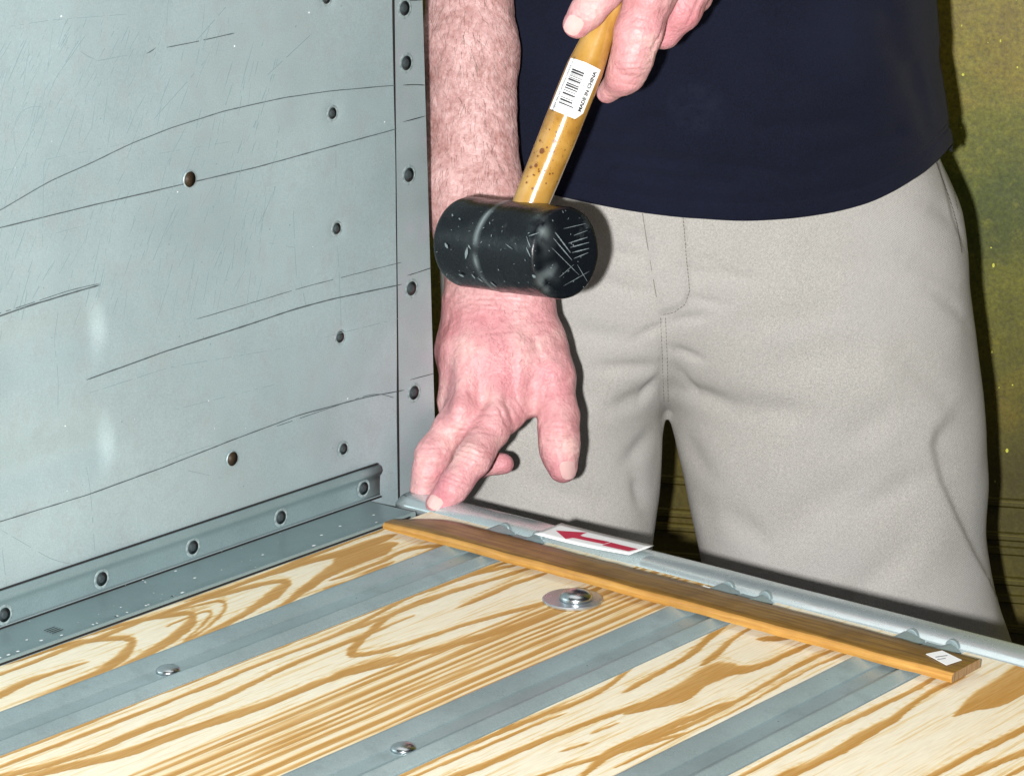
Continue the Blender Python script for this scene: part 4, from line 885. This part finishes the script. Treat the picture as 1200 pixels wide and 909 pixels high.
# eyes and lips
mb = MB(); 
for sg in (-1, 1):
    c = hc + rt * sg * .033 - hd * .088 + zz * .004; Vn, f = lathe([(.0118 * sin(t), -.0118 * cos(t)) for t in np.linspace(.01, pi - .01, 14)], c, -hd, 20); mb.add(Vn, f, 0)
    Vn, f = lathe([(.0058, .0102), (.0054, .0113), (.003, .0120), (.0005, .0122)], c, -hd, 20); mb.add(Vn, f, 1)
    Vn, f, mi = mb.out(); obj('eye', Vn, f, [M_eye, M_iris], person, mi=mi, pivot=c); mb = MB()
s = SDF(bf(hc) - [.12, .03, .13], bf(hc) + [.12, .15, .14], .006); s.ell(hc + zz * .024 + hd * .012, (.083, .108, .100), .01)
s.cap(hc - zz * .01 - hd * .22, hc - zz * .01 - hd * .09, .10, .085, .02, sub=True)
Vn, f = s.mesh(); Vn = Vn + .002 * fbm(Vn, 60, 4)[:, None]; obj('hair', Vn, f, M_headhair, person)

# forearm hair
def strand(bv, x, y, ang, L, w, mb):
    u_ = np.array([cos(ang), sin(ang)]); Vn = []; n_ = 5
    for i in range(n_ + 1):
        t = i / n_; q = np.array([x, y]) + u_ * L * t + np.array([-u_[1], u_[0]]) * L * .12 * sin(t * 2.5) * strand.c
        h_ = bv.ray_cast(Vector(CAM), Vector(ray(*q)).normalized())
        if h_[0] is None: return
        c = np.array(h_[0]) + np.array(h_[1]) * (.0002 + .0016 * t); ww = w * (1 - .8 * t)
        Vn += [c + rt * ww / 2 * abs(u_[1]) + up * ww / 2 * u_[0], c - rt * ww / 2 * abs(u_[1]) - up * ww / 2 * u_[0]]
    mb.add(Vn, [[2 * i, 2 * i + 1, 2 * i + 3, 2 * i + 2] for i in range(n_)])
strand.c = 0; mb = MB()
for i in range(800):
    x, y = RNG.uniform(502, 612), RNG.uniform(-12, 236); k = np.clip((x - 500) / 110, 0, 1)
    if RNG.rand() > .3 + .6 * k * (1.15 - y / 300) + .3 * (y > 150) * (x < 530): continue
    ang = radians(96 - 34 * k * max(0, 1 - y / 320) + RNG.normal() * 13); strand.c = RNG.choice([-1, 1]) * RNG.rand()
    strand(bvA, x, y, ang, RNG.uniform(7, 18), RNG.uniform(.00018, .00032), mb)
Vn, f, _ = mb.out(); obj('arm_hair', Vn, f, M_hair, person, smooth=False); mb = MB()
for i in range(170):
    x, y = RNG.uniform(545, 655), RNG.uniform(355, 455); strand.c = RNG.choice([-1, 1]) * RNG.rand()
    strand(bvA, x, y, radians(95 + RNG.normal() * 30), RNG.uniform(4, 9), .00014, mb)
Vn, f, _ = mb.out(); obj('hand_hair', Vn, f, M_hair, person, smooth=False)

# ---------------------------------------------------------------- trousers
rows = [150, 240, 300, 350, 400, 450, 490, 560, 625, 700, 770]
Ro = [1085, 1121, 1130, 1134, 1139, 1146, 1150, 1154, 1150, 1166, 1190]
Ri = [782, 782, 782, 782, 782, 782, 785, 801, 813, 830, 845]
Li = [778, 778, 778, 778, 778, 778, 777, 774, 765, 756, 748]
Lo = [530, 510, 515, 517, 518, 518, 516, 512, 508, 504, 500]
zr = np.array([onD(800, y, DC)[2] for y in rows]); ar = lambda xs_: np.array([bf(onD(x, y, DC))[0] for x, y in zip(xs_, rows)])
Ro, Ri, Li, Lo = ar(Ro), ar(Ri), ar(Li), ar(Lo)
zr = np.r_[zr, .40, .06]; cR_, cL_ = (Ro[-1] + Ri[-1]) / 2, (Lo[-1] + Li[-1]) / 2
Ro = np.r_[Ro, cR_ + .115, cR_ + .10]; Ri = np.r_[Ri, cR_ - .11, cR_ - .10]; Li = np.r_[Li, cL_ + .10, cL_ + .095]; Lo = np.r_[Lo, cL_ - .11, cL_ - .10]
o_ = np.argsort(zr); zr, Ro, Ri, Li, Lo = zr[o_], Ro[o_], Ri[o_], Li[o_], Lo[o_]
h = .0034; A_ = np.arange(ca - .33, ca + .36, h); Z_ = np.arange(.035, 1.07, h); D_ = np.arange(DC - .175, DC + .18, h)
def ell2(a0, a1, ry, Dc, p_=2.35):
    c = (a0 + a1) / 2; r = (a1 - a0) / 2; q = (np.abs((A_[:, None] - c[None]) / r[None]) ** p_)[:, :, None] + (np.abs((D_[None] - Dc[:, None]) / ry[:, None]) ** p_)[None]
    return ((q ** (1 / p_)) - 1) * np.minimum(r, ry)[None, :, None]
it = lambda v: np.interp(Z_, zr, v)
def gauss1(v, n_=9): k = np.ones(n_) / n_; return np.convolve(np.pad(v, n_ // 2, mode='edge'), k, 'valid')
ro, ri, li, lo_ = [gauss1(it(v)) for v in (Ro, Ri, Li, Lo)]
ryl = np.interp(Z_, [.05, .4, .7, .85, 1.0], [.10, .10, .112, .122, .13]); dcl = np.full_like(Z_, DC)
g1 = ell2(ri, ro, ryl, dcl, 2.3); g2 = ell2(lo_, li, ryl, dcl - .004, 2.3)
zc = onD(780, 486, DC - .1)[2]; hip = ell2(lo_, ro, np.interp(Z_, [.7, .85, 1.0, 1.03], [.122, .128, .128, .118]), dcl, 2.5)
k = .012; e = np.clip(k - np.abs(g1 - g2), 0, None) / k; legs = np.minimum(g1, g2) - e * e * k / 4
w_ = (sst(zc - .02, zc + .12, Z_) ** .8)[None, :, None]
G = legs * (1 - w_) + hip * w_
G = np.maximum(G, (Z_ - 1.03)[None, :, None]); G = np.maximum(G, (.05 - Z_)[None, :, None])
Vp, Fp = snets(G.astype(np.float32), h, np.array([A_[0], Z_[0], D_[0]]) @ AX, AX)
def relax(V, Fc, n_=3, lam=.5):
    for _ in range(n_):
        acc = np.zeros_like(V); c = np.zeros(len(V))
        for i in range(4):
            a, b = Fc[:, i], Fc[:, (i + 1) % 4]; np.add.at(acc, a, V[b]); np.add.at(acc, b, V[a]); np.add.at(c, a, 1); np.add.at(c, b, 1)
        V = V + lam * (acc / c[:, None] - V)
    return V
Vp = relax(Vp, Fp, 4); N = vnormals(Vp, Fp); px, py, _d = proj(Vp); front = np.clip(-(N @ fw) * 1.6, 0, 1)
disp = .0030 * fbm(Vp * [1, 1, .55], 7, 44, 2) + .0012 * fbm(Vp * [1, 1, .8], 20, 45, 2)
wx = px + 5 * vnoise(Vp, 22, 46); wy = py + 5 * vnoise(Vp, 22, 47)
for x1, y1, x2, y2, w, a in [(800, 316, 880, 332, 7, 1.6), (784, 408, 822, 424, 5, 1.6), (788, 458, 860, 478, 11, 2.6), (860, 478, 950, 492, 16, 2.0), (700, 434, 772, 430, 8, 1.8), (705, 298, 756, 300, 7, 1.2), (716, 480, 772, 452, 9, 2.0), (690, 330, 760, 345, 9, 1.2),
                             (786, 380, 830, 372, 6, 1.2), (790, 500, 830, 560, 12, 2.4), (735, 545, 772, 500, 10, 2.2), (900, 640, 1010, 560, 26, 2.2), (840, 600, 900, 640, 16, 1.8), (830, 620, 815, 570, 12, 1.5), (1060, 300, 1125, 330, 14, 1.4), (1080, 240, 1120, 262, 10, 1.2), (960, 300, 1050, 320, 20, 1.2),
                             (744, 560, 758, 600, 9, 2.2), (812, 300, 850, 318, 4, 1.3), (806, 350, 850, 360, 5, 1.2), (790, 430, 812, 470, 5, 1.6), (745, 400, 772, 384, 5, 1.3), (752, 470, 774, 440, 5, 1.4), (730, 262, 760, 290, 6, 1.2), (1085, 340, 1128, 372, 8, 1.2), (1060, 420, 1120, 470, 14, 1.6), (980, 520, 1060, 470, 20, 1.4), (1010, 600, 1080, 560, 14, 1.4), (600, 500, 690, 470, 14, 1.6), (620, 560, 700, 590, 14, 1.4), (1000, 700, 1060, 640, 18, 1.8), (870, 380, 1000, 370, 22, 1.2), (900, 430, 1040, 410, 26, 1.4), (660, 380, 740, 400, 12, 1.4)]:
    dd_, sd, t = segd(wx, wy, x1, y1, x2, y2); disp -= front * a * .0022 * np.exp(-(dd_ / w) ** 2) * np.sin(np.clip(t, .06, .94) * pi) ** .5
pl_ = [(1140, 462), (1098, 505), (1093, 522), (1103, 563), (1124, 608), (1154, 672)]; best = np.full(len(Vp), 1e9); bs = np.zeros(len(Vp)); bt = np.zeros(len(Vp))
for i_, (a_, b_) in enumerate(zip(pl_[:-1], pl_[1:])):
    dd_, sd, t = segd(px, py, *a_, *b_); m_ = dd_ < best; best[m_] = dd_[m_]; bs[m_] = np.sign(sd[m_]) * dd_[m_]; bt[m_] = (i_ + t[m_]) / 5
wd_ = 11 - 7 * bt; disp -= .0050 * sst(-1, 1, bs / wd_) * np.exp(-(np.clip(bs, 0, None) / 34) ** 2) * sst(0, .25, bt) * front
# fly placket raised a little, with its edge
xl_ = np.interp(py, [230, 335, 368], [752, 768, 774]); xr_ = np.interp(py, [230, 345, 358, 368], [800, 808, 800, 776])
disp += front * .0024 * sst(-1.5, 1.5, px - xl_) * sst(1.5, -1.5, px - xr_) * (py < 369) * (py > 180)
dd_, sd, t = segd(px, py, 777, 368, 780, 492); disp -= front * .0022 * np.exp(-(dd_ / 3.2) ** 2)
dd_, sd, t = segd(px, py, 1096, 186, 1128, 292); disp -= front * .0020 * np.exp(-(dd_ / 2.4) ** 2)
Vp = Vp + N * disp[:, None]
pants = obj('trousers', Vp, Fp, M_pants, person, label='light khaki twill trousers')
bvP = BVHTree.FromPolygons(Vp.tolist(), Fp.tolist())
def stitch(bv, pts_, w, dash, mb, lift=.0003):
    pts_ = np.array(pts_, float); L = np.r_[0, np.cumsum(np.hypot(*np.diff(pts_, axis=0).T))]; s_ = 0
    while s_ < L[-1]:
        a, b = s_, min(s_ + dash[0], L[-1]); C = []
        for t in (a, (a + b) / 2, b):
            x, y = np.interp(t, L, pts_[:, 0]), np.interp(t, L, pts_[:, 1]); x2, y2 = np.interp(t + .5, L, pts_[:, 0]), np.interp(t + .5, L, pts_[:, 1]); x3, y3 = np.interp(t - .5, L, pts_[:, 0]), np.interp(t - .5, L, pts_[:, 1])
            l = np.hypot(x2 - x3, y2 - y3) + 1e-6; nx_, ny_ = -(y2 - y3) / l * w / 2, (x2 - x3) / l * w / 2
            for sg in (1, -1):
                h_ = bv.ray_cast(Vector(CAM), Vector(ray(x + nx_ * sg, y + ny_ * sg)).normalized())
                if h_[0] is None: break
                C.append(np.array(h_[0]) + np.array(h_[1]) * lift)
        if len(C) == 6: mb.add(C, [[0, 1, 3, 2], [2, 3, 5, 4]])
        s_ += dash[0] + dash[1]
for pts_, w_, dsh in (([(800, 250), (804, 300), (808, 340), (803, 356), (790, 366), (775, 369)], .9, (3, 1.3)), ([(753, 250), (761, 300), (768, 340), (773, 366)], .8, (40, .01)),
                      ([(774, 372), (776, 420), (778, 470)], .8, (3, 1.2)), ([(780, 372), (782, 420), (783, 470)], .8, (3, 1.2)),
                      ([(1096, 188), (1106, 215), (1120, 255), (1127, 296)], .9, (40, .01)), ([(1108, 190), (1116, 215), (1122, 245)], .7, (3, 1.2))):
    mb = MB(); stitch(bvP, pts_, w_, dsh, mb)
    if mb.n: Vn, f, _ = mb.out(); obj('stitching', Vn, f, M_seam, pants, smooth=False, pivot=Vn[0])

# ---------------------------------------------------------------- t-shirt
hx = [440, 500, 600, 655, 700, 750, 800, 870, 930, 980, 1020, 1050, 1085, 1105, 1116, 1140]
hy = [160, 180, 219, 232, 242, 251, 257, 261.5, 258, 250.5, 239.5, 225, 203, 184, 170, 150]
nth, nz = 620, 190
th = np.linspace(0, 2 * pi, nth, endpoint=False)
def shirt_ring(py_):                                    # half-widths from the silhouette at picture row
    xr_ = np.interp(py_, [-400, -200, 0, 60, 120, 165, 190], [1085, 1088, 1094, 1100.5, 1108.5, 1115.5, 1117]); xl_ = np.interp(py_, [-400, 0, 190], [505, 500, 492]); return xl_, xr_
V = np.zeros((nz, nth, 3)); pw = 2.35
ct, st_ = np.cos(th), np.sin(th); ex = np.sign(ct) * np.abs(ct) ** (2 / pw); ey = np.sign(st_) * np.abs(st_) ** (2 / pw)     # ey<0 faces the camera
zside = onD(1113, 178, DC)[2]; ztop = 1.40
def ringpts(z):
    py_ = proj(B3(ca, 0, DC) + zz * z)[1]; xl_, xr_ = shirt_ring(py_)
    aL = (xl_ - CX) / F * ((DC) * cos(pit) + (CAM[2] - z) * sin(pit)); aR = (xr_ - CX) / F * ((DC) * cos(pit) + (CAM[2] - z) * sin(pit))
    return (aL + aR) / 2, (aR - aL) / 2
hemz = np.zeros(nth)
for i in range(nth):
    z = zside
    for _ in range(6):
        c_, r_ = ringpts(z); q = B3(c_ + r_ * ex[i], z, DC + (.148 if ey[i] < 0 else .13) * ey[i]); x, y, d_ = proj(q)
        if ey[i] < 0: z = onD(x, np.interp(x, hx, hy), bf(q)[2])[2]
        else: z = zside + .0
    hemz[i] = z
kk = np.exp(-np.linspace(-2, 2, 25) ** 2); kk /= kk.sum(); fr_ = ey < -.12; hs_ = np.convolve(np.r_[hemz[-12:], hemz, hemz[:12]], kk, 'valid'); hemz = np.where(fr_, hs_, hemz)
ss = np.linspace(0, 1, nz) ** 1.15
for j, s_ in enumerate(ss):
    z = hemz + (ztop - hemz) * s_
    for i in range(nth):
        pass
    zz_u = np.unique(np.round(z, 3)); tab = {v: ringpts(v) for v in zz_u}; cc = np.array([tab[v] for v in np.round(z, 3)])
    sq = 1.0
    V[j] = np.array([CAM[0], CAM[1], 0]) + np.outer(cc[:, 0] + cc[:, 1] * ex, rt) + np.outer(DC + np.where(ey < 0, .148, .13) * ey * (1 - .05 * (1 - s_)), hd) + np.outer(z, zz)
Vs = V.reshape(-1, 3); q = np.arange(nz * nth).reshape(nz, nth); r_ = np.roll(q, -1, axis=1)
Fs = np.stack([q[:-1], r_[:-1], r_[1:], q[1:]], -1).reshape(-1, 4)
N = vnormals(Vs, Fs)
if N[np.argmin(Vs @ hd)] @ hd > 0: Fs = Fs[:, ::-1]; N = -N
px, py, _d = proj(Vs); front = np.clip(-(N @ fw) * 1.6, 0, 1)
disp = .0050 * fbm(Vs * [1, 1, 1.5], 6.5, 90, 2) + .0011 * fbm(Vs * [1, 1, 2.2], 22, 91, 2); edge = sst(.30, .02, np.repeat(ss, nth)); disp *= 1 - .75 * edge
wx = px + 6 * vnoise(Vs, 20, 92); wy = py + 6 * vnoise(Vs, 20, 93)
for x1, y1, x2, y2, w, a in [(690, 175, 800, 190, 8, 1.5), (720, 200, 860, 215, 7, 1.3), (830, 195, 960, 205, 8, 1.2), (960, 190, 1050, 160, 12, 1.0), (660, 150, 740, 160, 8, 1.2), (880, 60, 1000, 120, 24, 1.4), (1040, 20, 1075, 110, 16, .9), (760, 140, 840, 150, 9, 1.2), (900, 150, 1010, 145, 12, 1.5), (1075, 80, 1090, 150, 12, .7)]:
    dd_, sd, t = segd(wx, wy, x1, y1, x2, y2); disp -= front * a * .0024 * np.exp(-(dd_ / w) ** 2)
dh = (Vs[:, 2] - np.tile(hemz, nz)); disp += .0008 * np.exp(-((dh - .006) / .006) ** 2) - .0016 * np.exp(-((dh - .0155) / .0013) ** 2) - .0012 * np.exp(-((dh - .0195) / .0012) ** 2)
Vs = Vs + N * disp[:, None]
# shoulders: close towards the neck
last = V[-1]; rings = [Vs.reshape(nz, nth, 3)]; cN = B3(ca, 1.50, DC + .01)
for t in np.linspace(.08, 1, 12):
    k_ = 1 - .72 * t ** 1.1; p_ = (Vs.reshape(nz, nth, 3)[-1] - (cN - zz * .10)) * np.array([k_, k_, 0]) + (cN - zz * .10); p_[:, 2] = 1.40 + .10 * sin(t * pi / 2) - .012 * t; rings.append(p_[None])
R_ = np.vstack(rings); nzz = len(R_); Vs = R_.reshape(-1, 3); q = np.arange(nzz * nth).reshape(nzz, nth); r_ = np.roll(q, -1, axis=1)
Fq = np.stack([q[:-1], r_[:-1], r_[1:], q[1:]], -1).reshape(-1, 4)
if vnormals(Vs, Fq)[np.argmin(Vs @ hd)] @ hd > 0: Fq = Fq[:, ::-1]
inner = Vs - vnormals(Vs, Fq) * .0018; nV = len(Vs)
Fi = Fq[:, ::-1] + nV; rim = np.stack([q[0], r_[0], r_[0] + nV, q[0] + nV], -1); parts = np.vstack([Fq, Fi, rim[:, ::-1]])
allV = [np.vstack([Vs, inner])]; allF = [parts]; n_ = 2 * nV
for a, b in ((sh_l, el_r), (sh_r, el_l)):
    d_ = b - a; L = np.linalg.norm(d_); d_ /= L; t_ = np.linspace(-.05, L * .58, 30); pr = [(.066 + .004 * (k / 29), t) for k, t in enumerate(t_)] + [(.066, t_[-1]), (.062, t_[-2])]
    v, f = lathe(pr, a, d_, 48, cap=False); v = v + .003 * fbm(v, 18, 95)[:, None]; allV.append(v); allF.append(np.array(f) + n_); n_ += len(v)
smp = P(815, 122, 2.44) - pbase
M_shirt = cloth_mat('navy_jersey', (.0046, .0064, .0185), .6, 500, .5, smudge=(tuple(smp), .030, (.016, .024, .045)))
M_shirt.node_tree.nodes['Principled BSDF'].inputs['Sheen Weight'].default_value = .06
obj('tshirt', np.vstack(allV), np.vstack(allF), M_shirt, person, label='dark navy short sleeved t-shirt')

# shoes
for sg, c0 in ((1, cR_), (-1, cL_)):
    c0 = ca + sg * .135; s = SDF((c0 - .08, .0, DC - .24), (c0 + .08, .13, DC + .13), .005)
    s.cap(B3(c0, .045, DC + .05), B3(c0 + sg * .01, .040, DC - .14), .040, .036, .03); s.cap(B3(c0, .075, DC + .03), B3(c0, .055, DC - .06), .040, .035, .03)
    s.G = np.maximum(s.G, (.012 - (s.lo[1] + np.arange(s.n[1]) * s.h))[None, :, None]); Vn, f = s.mesh(); sh = obj('shoe', Vn, f, M_shoe, person, pivot=B3(c0, 0, DC))
    Vn, f = box(B3(c0 + sg * .004, .008, DC - .05), (.088, .26, .014), .012, ax=np.stack([rt, hd, zz])); obj('sole', Vn, f, M_sole, sh)
